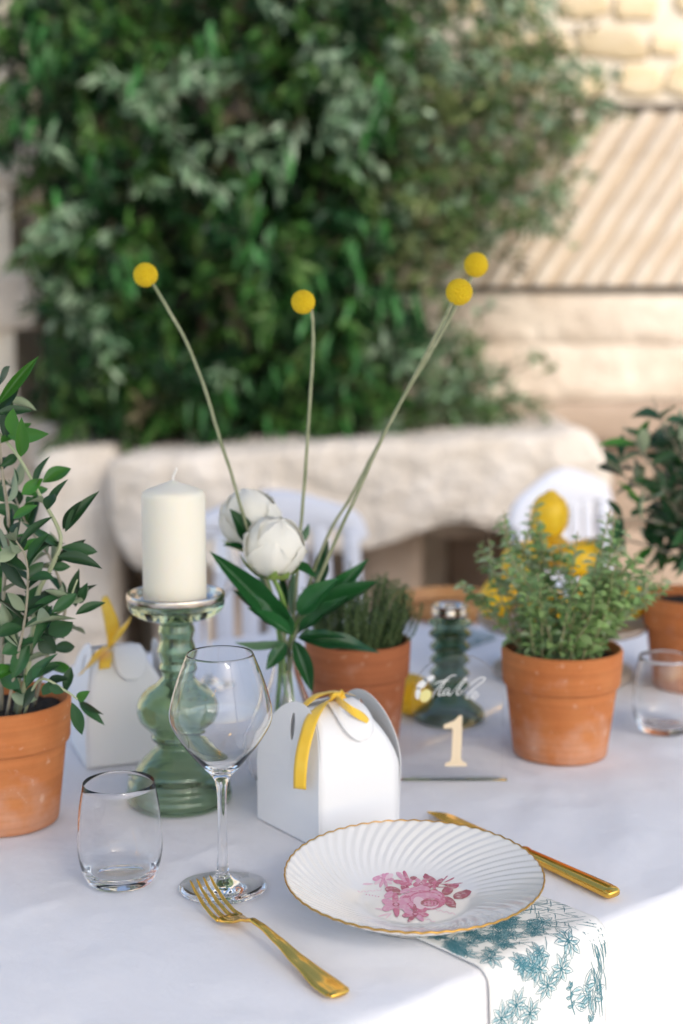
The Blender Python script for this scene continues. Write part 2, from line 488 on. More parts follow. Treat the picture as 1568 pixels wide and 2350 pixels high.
# slab with slanting hewn ridges
za, zb = zs2 + .012, zs1 - .013
mb = MB(); mb.box((0.14, WY + .0, za), (3.2, WY + .05, zb)); slab = mb.build('grooved_slab', MAT['groove'], wall, False)
sh = (zb - za) / math.tan(R(57.5))
rp = []
for k in range(9):
    a = math.pi * k / 8
    rp.append((-.5 * math.cos(a), -math.sin(a)))
vs = []; fs = []
rg = random.Random(4)
nseg = 9
for j in range(nseg):
    tt = j / (nseg - 1)
    for (a, b) in rp:
        vs.append((sh * tt + a * 0.050 * (1 + .22 * math.sin(j * 2.1)), b * 0.026, za + (zb - za) * tt))
for j in range(nseg - 1):
    for k in range(8):
        fs.append((j*9+k, j*9+k+1, (j+1)*9+k+1, (j+1)*9+k))
rme = bpy.data.meshes.new('ridge'); rme.from_pydata(vs, [], fs); rme.materials.append(MAT['ridge'])
rme.polygons.foreach_set('use_smooth', [True] * len(fs))
for i in range(36):
    o = link('ridge', rme, slab)
    o.location = (0.10 + i * 0.077 + rg.uniform(-.011, .011), WY + .002, 0); o.scale = (1, rg.uniform(.7, 1.15), 1)
# pale course below, then a brown sill and low brown blocks
zc0, zc1 = Z(918, WY), zs2 - .011
xs = 0.15
rg = random.Random(9)
def block(parent, lo, hi, m, nm='block', bev=0.012, rough=0.006, seed=0):
    bm = bmesh.new()
    bmesh.ops.create_cube(bm, size=1)
    for v in bm.verts:
        v.co = Vector(((lo[0] + hi[0]) / 2 + v.co.x * (hi[0] - lo[0]), (lo[1] + hi[1]) / 2 + v.co.y * (hi[1] - lo[1]), (lo[2] + hi[2]) / 2 + v.co.z * (hi[2] - lo[2])))
    bmesh.ops.bevel(bm, geom=bm.edges[:], offset=bev, segments=1, affect='EDGES')
    bmesh.ops.subdivide_edges(bm, edges=[e for e in bm.edges if e.calc_length() > 0.1], cuts=2, use_grid_fill=True)
    for v in bm.verts:
        nn = noise.noise_vector(v.co * 7 + Vector((seed, 0, 0)))
        v.co += nn * rough
    me = bpy.data.meshes.new(nm); bm.to_mesh(me); bm.free()
    me.materials.append(m)
    me.polygons.foreach_set('use_smooth', [True] * len(me.polygons))
    return link(nm, me, parent)
for wd in (1.02, 0.8, 0.95):
    zm = zc0 + (zc1 - zc0) * rg.uniform(.45, .6)
    block(wall, (xs + .001, WY - .010, zc0), (xs + wd - .001, WY + .06, zm - .0005), MAT['stone'], bev=.004, rough=.009, seed=xs)
    block(wall, (xs + .001, WY - .008, zm + .0005), (xs + wd - .001, WY + .06, zc1), MAT['stone'], bev=.004, rough=.009, seed=xs + 3)
    xs += wd
block(wall, (0.15, WY - .10, Z(1010, WY)), (3.1, WY + .06, zc0 - .006), MAT['stone_brown'], 'sill', seed=2)
for j in range(3):
    for i in range(7):
        x0 = 0.15 + i * .45 + (.2 if j % 2 else 0)
        block(wall, (x0 + .006, WY - .02, FLOOR + j * .28 + .005), (x0 + .444, WY + .05, FLOOR + (j + 1) * .28 - .005), MAT['stone_brown'], seed=i + j * 9)

# --- stone trough standing against the wall
TY = 3.9
tr = thing('stone_trough', 'thick hewn limestone trough slab with curved underside below the hanging greenery', 'trough', (0, TY, 0))
out = [(238, 1068), (320, 1052), (520, 1038), (760, 1022), (1000, 1010), (1200, 998), (1335, 990), (1385, 1035), (1405, 1100), (1395, 1170), (1330, 1195), (1230, 1212),
       (1165, 1214), (1130, 1198), (1085, 1200), (1030, 1212), (960, 1232), (880, 1254), (780, 1268), (640, 1280), (500, 1292), (380, 1304), (312, 1308), (272, 1250), (246, 1160)]
pts = [(D(x, y, TY).x, D(x, y, TY).z) for x, y in out]
pts = spl2(pts + [pts[0]], 3)[:-1]
cxm = sum(p[0] for p in pts) / len(pts); czm = sum(p[1] for p in pts) / len(pts)
vs = []; fs = []
n = len(pts)
for sc, y in ((0.0, 0.0), (0.45, -.004), (0.8, 0.0), (0.955, 0.004), (0.99, 0.022), (1.0, 0.07), (1.0, 0.3), (1.0, 0.62)):
    for k, (a, b) in enumerate(pts):
        q = Vector((cxm + (a - cxm) * sc, y, czm + (b - czm) * sc))
        q += noise.noise_vector(q * 7) * 0.014 + noise.noise_vector(q * 22) * 0.008
        vs.append(q)
for r in range(7):
    for k in range(n):
        fs.append((r*n+k, r*n+(k+1) % n, (r+1)*n+(k+1) % n, (r+1)*n+k))
fs.append(tuple(range(7*n, 8*n)))
ob('basin', vs, fs, MAT['stone_pale'], tr)
mb = MB()
pier = [(-0.30, 0.14, -0.14), (0.06, 0.14, -0.16)]
block(tr, (X(828, TY), 0.20, FLOOR), (X(938, TY) + .05, 0.62, Z(1262, TY) + .03), MAT['stone_brown'], 'support', 0.02, 0.01, 3)
block(tr, (X(330, TY), 0.16, FLOOR), (X(560, TY), 0.62, Z(1300, TY) + .02), MAT['stone_brown'], 'support', 0.02, 0.01, 4)
block(tr, (X(1190, TY), 0.30, FLOOR), (X(1400, TY), 0.62, Z(1215, TY) + .03), MAT['stone_brown'], 'support', 0.02, 0.01, 5)
# big block left of the trough, low ledge stones behind it
blk = block(None, (X(84, 4.05), 4.05, FLOOR), (X(262, 4.05), 4.66, Z(1034, 4.05)), MAT['stone_pale'], 'stone_block', 0.03, 0.012, 7)
tag(blk, 'squared limestone block at the left end of the trough', 'stone block')
led = thing('stone_ledge', 'row of pale ledge stones under the greenery behind the trough', 'ledge', (0, 4.5, 0))
xs = X(70, 4.5)
for wd in (0.20, 0.26, 0.22, 0.3, 0.27, 0.33):
    block(led, (xs + .003, 0, -.2), (xs + wd - .003, 0.17, Z(985, 4.5) + rg.uniform(-.01, .012)), MAT['stone'], 'ledge_stone', 0.02, 0.008, xs)
    xs += wd

# ================================================================== greenery on the wall (real leaves, 3-D)
def inpoly(x, y, P):
    c = False
    j = len(P) - 1
    for i in range(len(P)):
        if (P[i][1] > y) != (P[j][1] > y) and x < (P[j][0] - P[i][0]) * (y - P[i][1]) / (P[j][1] - P[i][1]) + P[i][0]:
            c = not c
        j = i
    return c
def rdir(rg, down=0.0, spread=1.0):
    d = Vector((rg.gauss(0, 1), rg.gauss(0, 1), rg.gauss(0, 1))).normalized() * spread + Vector((0, 0, -down))
    return d.normalized()
def leafq(mb, p, d, L_, W_, col, rg, nrm=None):
    """one small folded leaf: 6 corners, 4 faces"""
    u = d.normalized()
    s = (nrm if nrm is not None else rdir(rg)).cross(u)
    if s.length < 1e-4: s = u.orthogonal()
    s.normalize()
    nn = u.cross(s)
    a = p + u * (L_ * .3); b = p + u * (L_ * .68)
    lift = nn * (W_ * .18)
    droop = nn * (-L_ * .08)
    vs = [p, a + s * (W_ * .46) + lift, a - s * (W_ * .46) + lift, b + s * (W_ * .4) + lift + droop, b - s * (W_ * .4) + lift + droop, p + u * L_ + droop * 3, a, b + droop]
    mb.add(vs, [(0, 6, 1), (0, 2, 6), (6, 7, 3, 1), (6, 2, 4, 7), (7, 5, 3), (7, 4, 5)], col)
def unit_leaf(nm, mats, fold=0.12, bend=0.12, peak=0.42, cols=4, segs=8, twist=0.0, two=True, wav=0.0):
    """leaf along +Y, length 1, width 1, upper side +Z; lower skin just beneath"""
    def w_(t):
        e = math.log(0.5) / math.log(peak)
        return math.sin(math.pi * min(1, max(0, t)) ** e) ** 0.9 if 0 < t < 1 else 0.0
    vs = []; fs = []; mi = []
    for lay in range(2 if two else 1):
        b0 = len(vs)
        for j in range(segs + 1):
            tt = j / segs
            ww = w_(tt) * .5 + (0.02 if tt < .05 else 0.004)
            ang = twist * tt
            for i in range(cols + 1):
                s = -1 + 2 * i / cols
                x = s * ww
                z = abs(s) * ww * fold * 2 - bend * tt * tt + wav * math.sin(tt * 13) * abs(s) * ww - (0.006 * lay)
                vs.append((x * math.cos(ang) - z * math.sin(ang), tt, x * math.sin(ang) + z * math.cos(ang)))
        for j in range(segs):
            for i in range(cols):
                q = (b0+j*(cols+1)+i, b0+j*(cols+1)+i+1, b0+(j+1)*(cols+1)+i+1, b0+(j+1)*(cols+1)+i)
                fs.append(q if lay == 0 else tuple(reversed(q))); mi.append(lay)
    me = bpy.data.meshes.new(nm)
    me.from_pydata(vs, [], fs)
    for m_ in mats: me.materials.append(m_)
    me.polygons.foreach_set('material_index', mi)
    me.polygons.foreach_set('use_smooth', [True] * len(fs))
    return me
def put_leaf(me, parent, p, q, W_, nrm, name='leaf'):
    """leaf object from p to q (parent's coordinates), width W_ metres"""
    y = Vector(q) - Vector(p)
    L_ = y.length
    y = y.normalized()
    x = y.cross(Vector(nrm))
    if x.length < 1e-3: x = y.orthogonal()
    x.normalize()
    z = x.cross(y)
    o = link(name, me, parent)
    m_ = Matrix((x, y, z)).transposed()
    o.location = p
    o.rotation_euler = m_.to_euler()
    o.scale = (W_, L_, L_)
    return o

rg = random.Random(21)
GY = 4.38
def wpoly(P): return [(D(x, y, GY).x, D(x, y, GY).z) for x, y in P]
laurel_poly = wpoly([(-10, -110), (900, -110), (930, 100), (900, 300), (930, 500), (900, 640), (935, 760), (890, 800), (880, 960), (770, 1015), (640, 985), (595, 1020), (450, 1020), (380, 985), (150, 985),
                     (125, 880), (118, 600), (110, 460), (70, 380), (20, 300), (0, 60)])
olive_poly = wpoly([(800, -110), (1190, -110), (1200, 40), (1290, 90), (1350, 160), (1365, 250), (1330, 330), (1310, 400), (1250, 500), (1185, 565), (1060, 625), (930, 640), (850, 600), (820, 300)])
shrub_poly = wpoly([(860, 800), (960, 775), (1060, 805), (1120, 870), (1165, 950), (1195, 1000), (1080, 1003), (860, 990)])
DARK = [(0.005, 0.024, 0.007), (0.008, 0.038, 0.010), (0.012, 0.050, 0.012)]
MID = [(0.026, 0.088, 0.014), (0.042, 0.110, 0.018), (0.062, 0.118, 0.026)]
SILV = [(0.17, 0.26, 0.15), (0.25, 0.33, 0.22), (0.12, 0.21, 0.11)]
BROWN = [(0.07, 0.06, 0.03), (0.10, 0.085, 0.045)]
def foliage(name, label, poly, count, ymin, ymax, pal, Lr, Wr, down, seed, clusters, extra=()):
    rg = random.Random(seed)
    root = thing(name, label, 'plant', (0, GY, 0))
    mb = MB()
    x0 = min(p[0] for p in poly); x1 = max(p[0] for p in poly); z0 = min(p[1] for p in poly); z1 = max(p[1] for p in poly)
    cl = []
    while len(cl) < clusters:
        x, z = rg.uniform(x0, x1), rg.uniform(z0, z1)
        if inpoly(x, z, poly):
            # sprigs nearer the front are fewer and catch more light
            cl.append((x, rg.uniform(ymin, ymax) - GY, z, rdir(rg, down), rg.choices(range(len(pal)), [p_[0] for p_ in pal])[0]))
    per = count // clusters
    for (px, py, n_, sx_, sy_, k_) in extra:  # paler clusters at set spots put leaf highlights into the colour
        for _ in range(n_):
            q = D(rg.gauss(px, sx_), rg.gauss(py, sy_), ymin - .02)
            cl.append((q.x, q.y - GY, q.z, rdir(rg, down), k_))
    tw = MB()
    for (x, y, z, d, k) in cl:
        L_s = rg.uniform(.10, .24)
        base = Vector((x, y, z))
        tip = base + d * L_s
        mid = (base + tip) / 2 + rdir(rg) * .02
        for q in range(per):
            tt = rg.random()
            p = base.lerp(mid, tt * 2) if tt < .5 else mid.lerp(tip, tt * 2 - 1)
            p = p + rdir(rg) * .012
            ld = (d * .7 + rdir(rg, down * .8)).normalized()
            c = rg.choice(pal[k][1])
            f = rg.uniform(.7, 1.35)
            leafq(mb, p, ld, rg.uniform(*Lr), rg.uniform(*Wr), (c[0] * f, c[1] * f, c[2] * f), rg)
        if rg.random() < .5:
            tw.tube([base, mid, tip], [.0022, .0018, .0008], 4)
    o = mb.build('leaf_mass', MAT['foliage'], root, True); o['kind'] = 'stuff'
    o = tw.build('twig_mass', MAT['twig'], root, True); o['kind'] = 'stuff'
    return root
lau = foliage('hanging_vine', 'dense dark green vine curtain hanging down the wall above the trough', laurel_poly, 27000, 4.16, 4.66,
              [(5, DARK), (3.4, MID), (.35, SILV), (.2, BROWN)], (.035, .075), (.010, .022), 0.7, 51, 1100,
              [(420, 190, 5, 40, 40, 2), (470, 300, 4, 60, 30, 2), (330, 230, 4, 30, 40, 2), (150, 500, 4, 60, 30, 2), (800, 120, 8, 70, 50, 2), (760, 260, 6, 40, 50, 2), (90, 120, 5, 40, 60, 1),
               (180, 690, 3, 30, 20, 2), (560, 660, 4, 60, 40, 1), (690, 640, 5, 60, 60, 1), (820, 900, 5, 50, 60, 1)])
oli = foliage('olive_bough', 'loose grey green olive boughs spreading right in front of the grooved slab', olive_poly, 8600, 4.2, 4.62,
              [(1.2, MID), (2.2, [(0.11, 0.155, 0.05), (0.16, 0.20, 0.07)]), (2.4, SILV), (.2, BROWN)], (.028, .05), (.009, .015), 0.15, 52, 560)
shr = foliage('low_shrub', 'low silvery green shrub mound resting on the right of the trough', shrub_poly, 2600, 4.15, 4.5,
              [(1.6, MID), (2, [(0.09, 0.14, 0.065)]), (2.6, SILV)], (.03, .055), (.010, .016), 0.1, 53, 190)
# main hanging stems of the vine
for i in range(14):
    x = X(rg.uniform(90, 860), GY); y = rg.uniform(-.1, .2)
    P_ = [Vector((x, y, 1.75))]
    for k in range(6):
        P_.append(P_[-1] + Vector((rg.uniform(-.07, .07), rg.uniform(-.02, .02), -.25)))
    mb = MB(); mb.tube(spline(P_, 3), .006, 5); mb.build('vine_stem', MAT['twig'], lau)
# long bright leaves that hang in tufts (measured tufts: photo position, count, spread)
lance_me = [unit_leaf('leaf', [MAT['lance']], 0.15, b_, 0.45, 2, 6, 0, False) for b_ in (.05, .15, .28)]
tufts = [(600, 440, 16, 60, 120), (585, 590, 14, 50, 60), (870, 235, 12, 28, 90), (465, 90, 9, 35, 60), (110, 80, 12, 60, 70), (700, 760, 16, 70, 90), (660, 660, 12, 60, 60), (800, 850, 12, 50, 90),
         (480, 940, 12, 50, 60), (600, 900, 8, 40, 80), (760, 620, 12, 60, 70), (850, 620, 10, 40, 80), (300, 580, 6, 60, 60), (180, 420, 8, 60, 80), (930, 700, 8, 25, 50), (330, 200, 6, 40, 60), (840, 520, 8, 40, 50), (60, 230, 8, 40, 50), (760, 960, 8, 50, 40)]
for (px, py, n_, sx_, sy_) in tufts:
    for k in range(n_):
        Yl = rg.uniform(4.06, 4.2)
        p = D(px + rg.uniform(-sx_, sx_), py + rg.uniform(-sy_, sy_), Yl) - Vector((0, GY, 0))
        d = Vector((rg.gauss(0, .28), rg.gauss(0, .25) - .15, -1)).normalized() * rg.uniform(.055, .105)
        put_leaf(rg.choice(lance_me), lau, p, p + d, rg.uniform(.013, .023), (rg.gauss(0, .5), -1, .5))

# ================================================================== table, cloth, chairs
TH = math.atan2(0.637, 0.771)              # the table runs off to the back right
O0 = Vector((0.115, 1.103, 0))             # a point on its near edge
EA = Vector((math.cos(TH), math.sin(TH), 0)); EN = Vector((-math.sin(TH), math.cos(TH), 0))
TW = 1.12
A0, A1 = -1.25, 1.32
tb = thing('trestle_table', 'long wooden dining table hidden under the white cloth', 'table', O0 + Vector((0, 0, FLOOR)), TH)
mb = MB(); mb.box((A0 + .015, .016, .70), (A1 - .015, TW - .016, .738)); mb.build('tabletop', MAT['tablewood'], tb, False)
for a in (A0 + .2, A1 - .2):
    for b in (.15, TW - .15):
        mb = MB(); mb.box((a - .035, b - .035, 0), (a + .035, b + .035, .70)); mb.build('leg', MAT['tablewood'], tb, False)
# cloth
FLATS = [((.0655, 1.226), .062), ((-.112, 1.277), .045), ((-.208, 1.284), .034), ((-.0145, 1.4478), .082), ((-.255, 1.70), .085), ((-.36, 1.458), .062), ((-.18, 1.518), .062), ((.142, 1.831), .05),
         ((.275, 1.688), .062), ((.02, 1.74), .06), ((-.064, 1.588), .05), ((.13, 1.585), .07), ((.528, 2.0), .065), ((.42, 1.776), .036), ((.325, 2.06), .11), ((.2, 2.45), .13), ((-.19, 2.0), .045), ((.11, 1.92), .03), ((.2, 2.05), .06)]
FLATS += [((-.001 - .012 * k, 1.066 + .0155 * k), .016) for k in range(12)] + [((.255 - .0157 * k, 1.255 + .0227 * k), .014) for k in range(11)]
FLATT = []
for (fx, fy), fr in FLATS:
    fv = Vector((fx, fy, 0)) - O0
    FLATT.append((fv.dot(EA), fv.dot(EN), fr))
def cz(a, b):
    m_ = 1.0
    for fa, fb, fr in FLATT:
        d = math.hypot(a - fa, b - fb) - fr
        if d < .035: m_ = min(m_, max(0, d / .035))
    da = max(0, -.006 - a, a - .16); db = max(0, b - .21)
    m_ = min(m_, min(1, math.hypot(da, db) / .03))
    m_ = m_ * m_ * (3 - 2 * m_)
    return -.0008 + cz0(a, b) * m_
def cz0(a, b):
    q = Vector((a, b, 0))
    z = 0.0030 * noise.noise(q * 5.3) + 0.0020 * noise.noise(q * 13 + Vector((3, 1, 0)))
    # soft drag wrinkles across the right part
    z += 0.0040 * noise.noise(Vector((a * 3 + b * 7, (b - a) * 11, 4))) * min(1, max(0, (a + .1) * 2))
    # ironed creases
    z += 0.0012 * math.exp(-((a - .205) / .006) ** 2)
    z += 0.0014 * math.exp(-((b - .36 - .05 * a) / .010) ** 2) * min(1, max(0, (.25 - a) * 4))
    z += 0.0012 * math.exp(-((a + .30 - .2 * b) / .012) ** 2)
    z += 0.0010 * math.exp(-((b - .70) / .008) ** 2)
    z += 0.0011 * noise.noise(q * 27 + Vector((0, 7, 2))) + 0.0016 * (0.5 - abs(noise.noise(Vector((a * 8 - b * 4, a * 3 + b * 9, 1)))))
    return z
rad = 0.012
prof = []
for k in range(16): prof.append(('f', 0.55 * (1 - k / 16)))
for k in range(7): prof.append(('fr', math.pi / 2 * k / 6))
nb = 150
for k in range(1, nb): prof.append(('t', rad + (TW - 2 * rad) * k / nb))
for k in range(7): prof.append(('br', math.pi / 2 * k / 6))
for k in range(1, 8): prof.append(('b', 0.5 * k / 7))
def fold(a, d):
    return (0.010 * math.sin(a * 17 + 1.1) + 0.008 * noise.noise(Vector((a * 9, d * 2, 0)))) * min(1, d * 4.5) * 1.0
as_ = []
a = A0
while a < A1:
    as_.append(a)
    a += 0.006 if -.55 < a < .9 else 0.016
as_.append(A1)
vs = []; fs = []
np_ = len(prof)
for a in as_:
    for k, t_ in prof:
        if k == 'f':
            b = -fold(a, t_) - .03 * t_ - .0012 * math.exp(-((a - .205) / .006) ** 2); z = -rad - t_ + cz(a, 0)
        elif k == 'fr':
            b = rad - rad * math.cos(t_) - .0012 * math.exp(-((a - .205) / .006) ** 2) * math.cos(t_); z = rad * (math.sin(t_) - 1) + cz(a, 0 if t_ < 1.5 else rad)
        elif k == 't':
            b = t_; z = cz(a, t_)
        elif k == 'br':
            b = TW - rad + rad * math.sin(t_); z = rad * (math.cos(t_) - 1) + cz(a, TW)
        else:
            b = TW + fold(a + 2, t_) + .03 * t_; z = -rad - t_ + cz(a, TW)
        vs.append((a, b, z))
for i in range(len(as_) - 1):
    for j in range(np_ - 1):
        fs.append((i*np_+j, (i+1)*np_+j, (i+1)*np_+j+1, i*np_+j+1))
cl = thing('tablecloth', 'white cotton tablecloth draped over the long table with ironed creases', 'tablecloth', O0, TH)
ob('cloth_top', vs, fs, MAT['cloth'], cl)
for a, sgn in ((A0 - .002, -1), (A1 + .002, 1)):
    vs = []; fs = []
    for j in range(40):
        b = TW * j / 39
        for k in range(8):
            d = .5 * k / 7
            vs.append((a + sgn * (.004 + .02 * d + fold(b + 1, d)), b, -.004 - d))
    for j in range(39):
        for k in range(7):
            q = (j*8+k, j*8+k+1, (j+1)*8+k+1, (j+1)*8+k)
            fs.append(q)
    ob('end_drop', vs, fs, MAT['cloth'], cl)

# chairs on the far side
def make_chair(label):
    ch = thing('dining_chair', label, 'chair', (0, 0, FLOOR), 0, 'white chairs on the far side of the table')
    wd, top = 0.20, 0.925
    def bar(name, pts, rx, ry):
        """flat bar along pts (x,y,z): width rx across, depth ry"""
        vs = []; fs = []
        P = [Vector(p) for p in pts]
        for i, p in enumerate(P):
            t_ = (P[min(i+1, len(P)-1)] - P[max(i-1, 0)]).normalized()
            yv = Vector((0, 1, 0)); sx = t_.cross(yv).normalized()
            r1 = rx[i] if isinstance(rx, list) else rx
            for k in range(10):
                q = 2 * math.pi * (k + .5) / 10
                c, s = math.cos(q), math.sin(q)
                f = 1 / max(abs(c), abs(s)) ** .6
                vs.append(p + sx * (c * f * r1) + yv * (s * f * ry))
        for i in range(len(P) - 1):
            for k in range(10):
                fs.append((i*10+k, i*10+(k+1) % 10, (i+1)*10+(k+1) % 10, (i+1)*10+k))
        fs += [tuple(reversed(range(10))), tuple(range((len(P)-1)*10, len(P)*10))]
        return ob(name, vs, fs, MAT['chair'], ch)
    for s in (-1, 1):
        bar('back_post', spline([(s*.17, .02, 0), (s*.175, -.01, .25), (s*.18, 0, .46), (s*.19, .02, .68), (s*.185, .03, .83)], 4), .018, .016)
        bar('leg', spline([(s*.19, -.40, .44), (s*.195, -.41, .22), (s*.185, -.40, 0)], 4), .017, .017)
    crown = spline([(-.205, .03, .80), (-.18, .03, .845), (-.10, .032, .868), (0, .034, .877), (.10, .032, .868), (.18, .03, .845), (.205, .03, .80)], 6)
    wdt = [.026 + .024 * math.exp(-((p.x) / .11) ** 2) for p in crown]
    bar('crown_rail', crown, wdt, .014)
    bar('lower_rail', [(-.185, .01, .56), (0, .012, .555), (.185, .01, .56)], .016, .012)
    for k in range(5):
        x = -.12 + .06 * k
        bar('back_slat', spline([(x, .012, .56), (x * .97, .022, .70), (x * .92, .03, .86)], 4), .020, .008)
    vs, fs = [], []
    for z, sc in ((.435, .97), (.44, 1.0), (.462, 1.0), (.472, .97)):
        for (x, y) in spl2([(-.19, .02), (0, .03), (.19, .02), (.215, -.2), (.21, -.42), (0, -.44), (-.21, -.42), (-.215, -.2), (-.19, .02)], 4)[:-1]:
            vs.append((x * sc, -.2 + (y + .2) * sc, z))
    n = len(vs) // 4
    for r in range(3):
        for k in range(n): fs.append((r*n+k, r*n+(k+1) % n, (r+1)*n+(k+1) % n, (r+1)*n+k))
    fs += [tuple(reversed(range(n))), tuple(range(3*n, 4*n))]
    ob('seat', vs, fs, MAT['chair'], ch)
    return ch
c1 = make_chair('white wooden dining chair behind the peonies, seen between candle and stems')
c1.location = D(640, 1120, 2.95); c1.location.z = FLOOR; c1.rotation_euler.z = TH - R(12)
c2 = copy_tree(c1)
c2['label'] = 'white wooden dining chair on the right, behind the lemons and far olive plant'
c2.location = D(1318, 1075, 3.36); c2.location.z = FLOOR - 0.0; c2.rotation_euler.z = TH + R(10); c1.scale.z = c2.scale.z = .98

# ================================================================== pots
def pot_parts(root, Rr, H_, m, soil_drop=0.016):
    k = Rr / 0.0735; h = H_
    rb = 0.0575 * k
    zb_ = h - 0.046
    rin = Rr * .93
    prof = [(0, .0), (rb - .006, .0), (rb - .001, .0015), (rb, .006)] + [(rb + (Rr * .915 - rb) * t_, .006 + (zb_ - .006) * t_) for t_ in (.25, .5, .75, 1)] 
    prof2 = [(Rr * .915, zb_ - .001), (Rr * .958, zb_ + .0008), (Rr * .972, zb_ + .004), (Rr * .985, zb_ + .022), (Rr, h - .004), (Rr - .0015, h - .001), (Rr - .004, h), (rin, h - .002), (rin - .003, h - .03), (rin - .006, zb_ - .01)]
    lathe_ob('pot_body', prof, m, root, 72)
    lathe_ob('pot_rim', prof2, m, root, 72)
    # lumpy soil
    vs = []; fs = []
    n = 36
    z0 = h - soil_drop
    vs.append((0, 0, z0 + .004))
    for r in range(1, 9):
        rr = (rin - .002) * r / 8
        for j in range(n):
            a = 2 * math.pi * j / n
            q = Vector((rr * math.cos(a), rr * math.sin(a), 0))
            vs.append((q.x, q.y, z0 + .005 * noise.noise(q * 70 + Vector((h * 9, Rr * 70, 0))) + .002))
    for j in range(n): fs.append((0, 1 + j, 1 + (j+1) % n))
    for r in range(7):
        for j in range(n):
            fs.append((1+r*n+j, 1+(r+1)*n+j, 1+(r+1)*n+(j+1) % n, 1+r*n+(j+1) % n))
    ob('soil', vs, fs, MAT['soil'], root)
    return z0
ol_top = [unit_leaf('leaf', [MAT['olive_top'], MAT['olive_under']], f_, b_, 0.48, 4, 8, tw_) for f_, b_, tw_ in ((.10, .10, 0), (.16, .22, .25), (.06, -.06, -.3), (.12, .30, .1))]
ol_fresh = [unit_leaf('leaf', [MAT['olive_fresh'], MAT['olive_under']], f_, b_, 0.48, 4, 8, tw_) for f_, b_, tw_ in ((.08, .10, 0), (.14, .2, .2))]

# --- left olive plant
PL = Vector((-0.360, 1.458, 0))
pl = thing('potted_olive', 'leafy olive plant in a terracotta pot at the left edge of the table', 'potted plant', PL)
zs = pot_parts(pl, 0.0735, 0.134, MAT['terra'])
def W(x, y, Y): return D(x, y, Y) - PL
rg = random.Random(12)
br = []
def branch(root, pts, r0, r1, m='bark', n=5, name='branch'):
    P = spline(pts, n)
    mb = MB(); mb.tube(P, [r0 + (r1 - r0) * i / (len(P) - 1) for i in range(len(P))], 7)
    mb.build(name, MAT[m], root)
    return P
b0 = Vector((0.0, 0.0, zs))
bA = branch(pl, [b0 + Vector((.02, -.01, 0)), W(70, 1500, 1.43), W(85, 1370, 1.42), W(121, 1295, 1.41), W(139, 1229, 1.41), W(92, 1137, 1.41), W(43, 1049, 1.42), W(-10, 985, 1.43)], .0030, .0014, 'young')
bB = branch(pl, [b0, W(5, 1480, 1.44), W(10, 1330, 1.42), W(20, 1200, 1.42), W(5, 1080, 1.42), W(-8, 930, 1.42), W(-5, 880, 1.42)], .0026, .0011, 'bark')
bC = branch(pl, [b0 + Vector((-.02, 0, 0)), W(-30, 1450, 1.46), W(-60, 1300, 1.46), W(-70, 1150, 1.46)], .0026, .0012, 'bark')
bD = branch(pl, [b0 + Vector((.015, 0, 0)), W(60, 1480, 1.44), W(110, 1420, 1.42), W(150, 1395, 1.40), W(178, 1330, 1.40)], .0024, .0008, 'young')
bE = branch(pl, [b0 + Vector((.03, -.03, .004)), W(90, 1560, 1.38), W(150, 1585, 1.37), W(178, 1605, 1.365)], .0016, .0009, 'young')
bF = branch(pl, [b0 + Vector((.01, -.02, 0)), W(40, 1510, 1.40), W(60, 1400, 1.38), W(62, 1290, 1.38), W(30, 1230, 1.38)], .0018, .0009, 'bark')
bG = branch(pl, [b0 + Vector((.03, .02, 0)), W(110, 1500, 1.46), W(150, 1400, 1.47), W(120, 1290, 1.47), W(60, 1200, 1.47), W(20, 1100, 1.47)], .0022, .0009, 'bark')
# measured leaves: base, tip (photo), width px, fresh?
lv = [(-8, 930, 88, 818, 24, 1), (-10, 950, 75, 938, 24, 0), (18, 1000, 107, 997, 32, 1), (30, 1000, 28, 940, 30, 1), (48, 1048, 52, 968, 26, 1), (40, 1045, 5, 1068, 18, 0), (98, 1107, 164, 1068, 34, 1),
      (50, 1135, 97, 1098, 26, 1), (55, 1135, 116, 1118, 18, 1), (112, 1168, 143, 1104, 22, 0), (108, 1170, 122, 1125, 26, 0), (30, 1190, 82, 1158, 18, 1), (145, 1215, 180, 1152, 20, 0), (150, 1220, 211, 1128, 26, 0),
      (50, 1265, 94, 1232, 20, 1), (70, 1270, 133, 1240, 22, 0), (130, 1290, 192, 1238, 24, 0), (132, 1278, 231, 1293, 32, 0), (118, 1300, 160, 1300, 18, 0), (174, 1392, 168, 1318, 30, 0), (184, 1385, 198, 1340, 18, 0),
      (120, 1405, 178, 1360, 26, 0), (174, 1410, 238, 1376, 22, 0), (112, 1455, 170, 1425, 40, 0), (90, 1460, 127, 1500, 38, 0), (120, 1490, 180, 1480, 26, 0), (60, 1400, 92, 1335, 30, 0), (68, 1480, 25, 1555, 34, 0),
      (95, 1530, 78, 1560, 28, 0), (110, 1565, 150, 1555, 16, 0), (112, 1575, 148, 1588, 22, 0), (150, 1590, 165, 1532, 20, 0), (178, 1605, 200, 1590, 14, 1), (165, 1612, 192, 1690, 26, 0), (182, 1610, 232, 1655, 10, 0), (180, 1608, 240, 1638, 9, 0),
      (82, 1570, 55, 1625, 26, 0), (118, 1562, 100, 1600, 24, 0), (0, 1550, 48, 1580, 32, 0), (60, 1580, 108, 1500, 28, 0), (5, 1500, 60, 1470, 32, 0), (30, 1330, -10, 1290, 30, 0), (20, 1370, 75, 1395, 30, 0), (40, 1280, -5, 1220, 28, 0),
      (20, 1225, 25, 1160, 24, 0), (60, 1330, 100, 1290, 24, 0), (65, 1420, 20, 1440, 30, 0), (10, 1440, 50, 1375, 30, 0), (5, 1310, 38, 1260, 28, 0), (85, 1425, 118, 1392, 26, 0), (100, 1440, 148, 1462, 28, 0)]
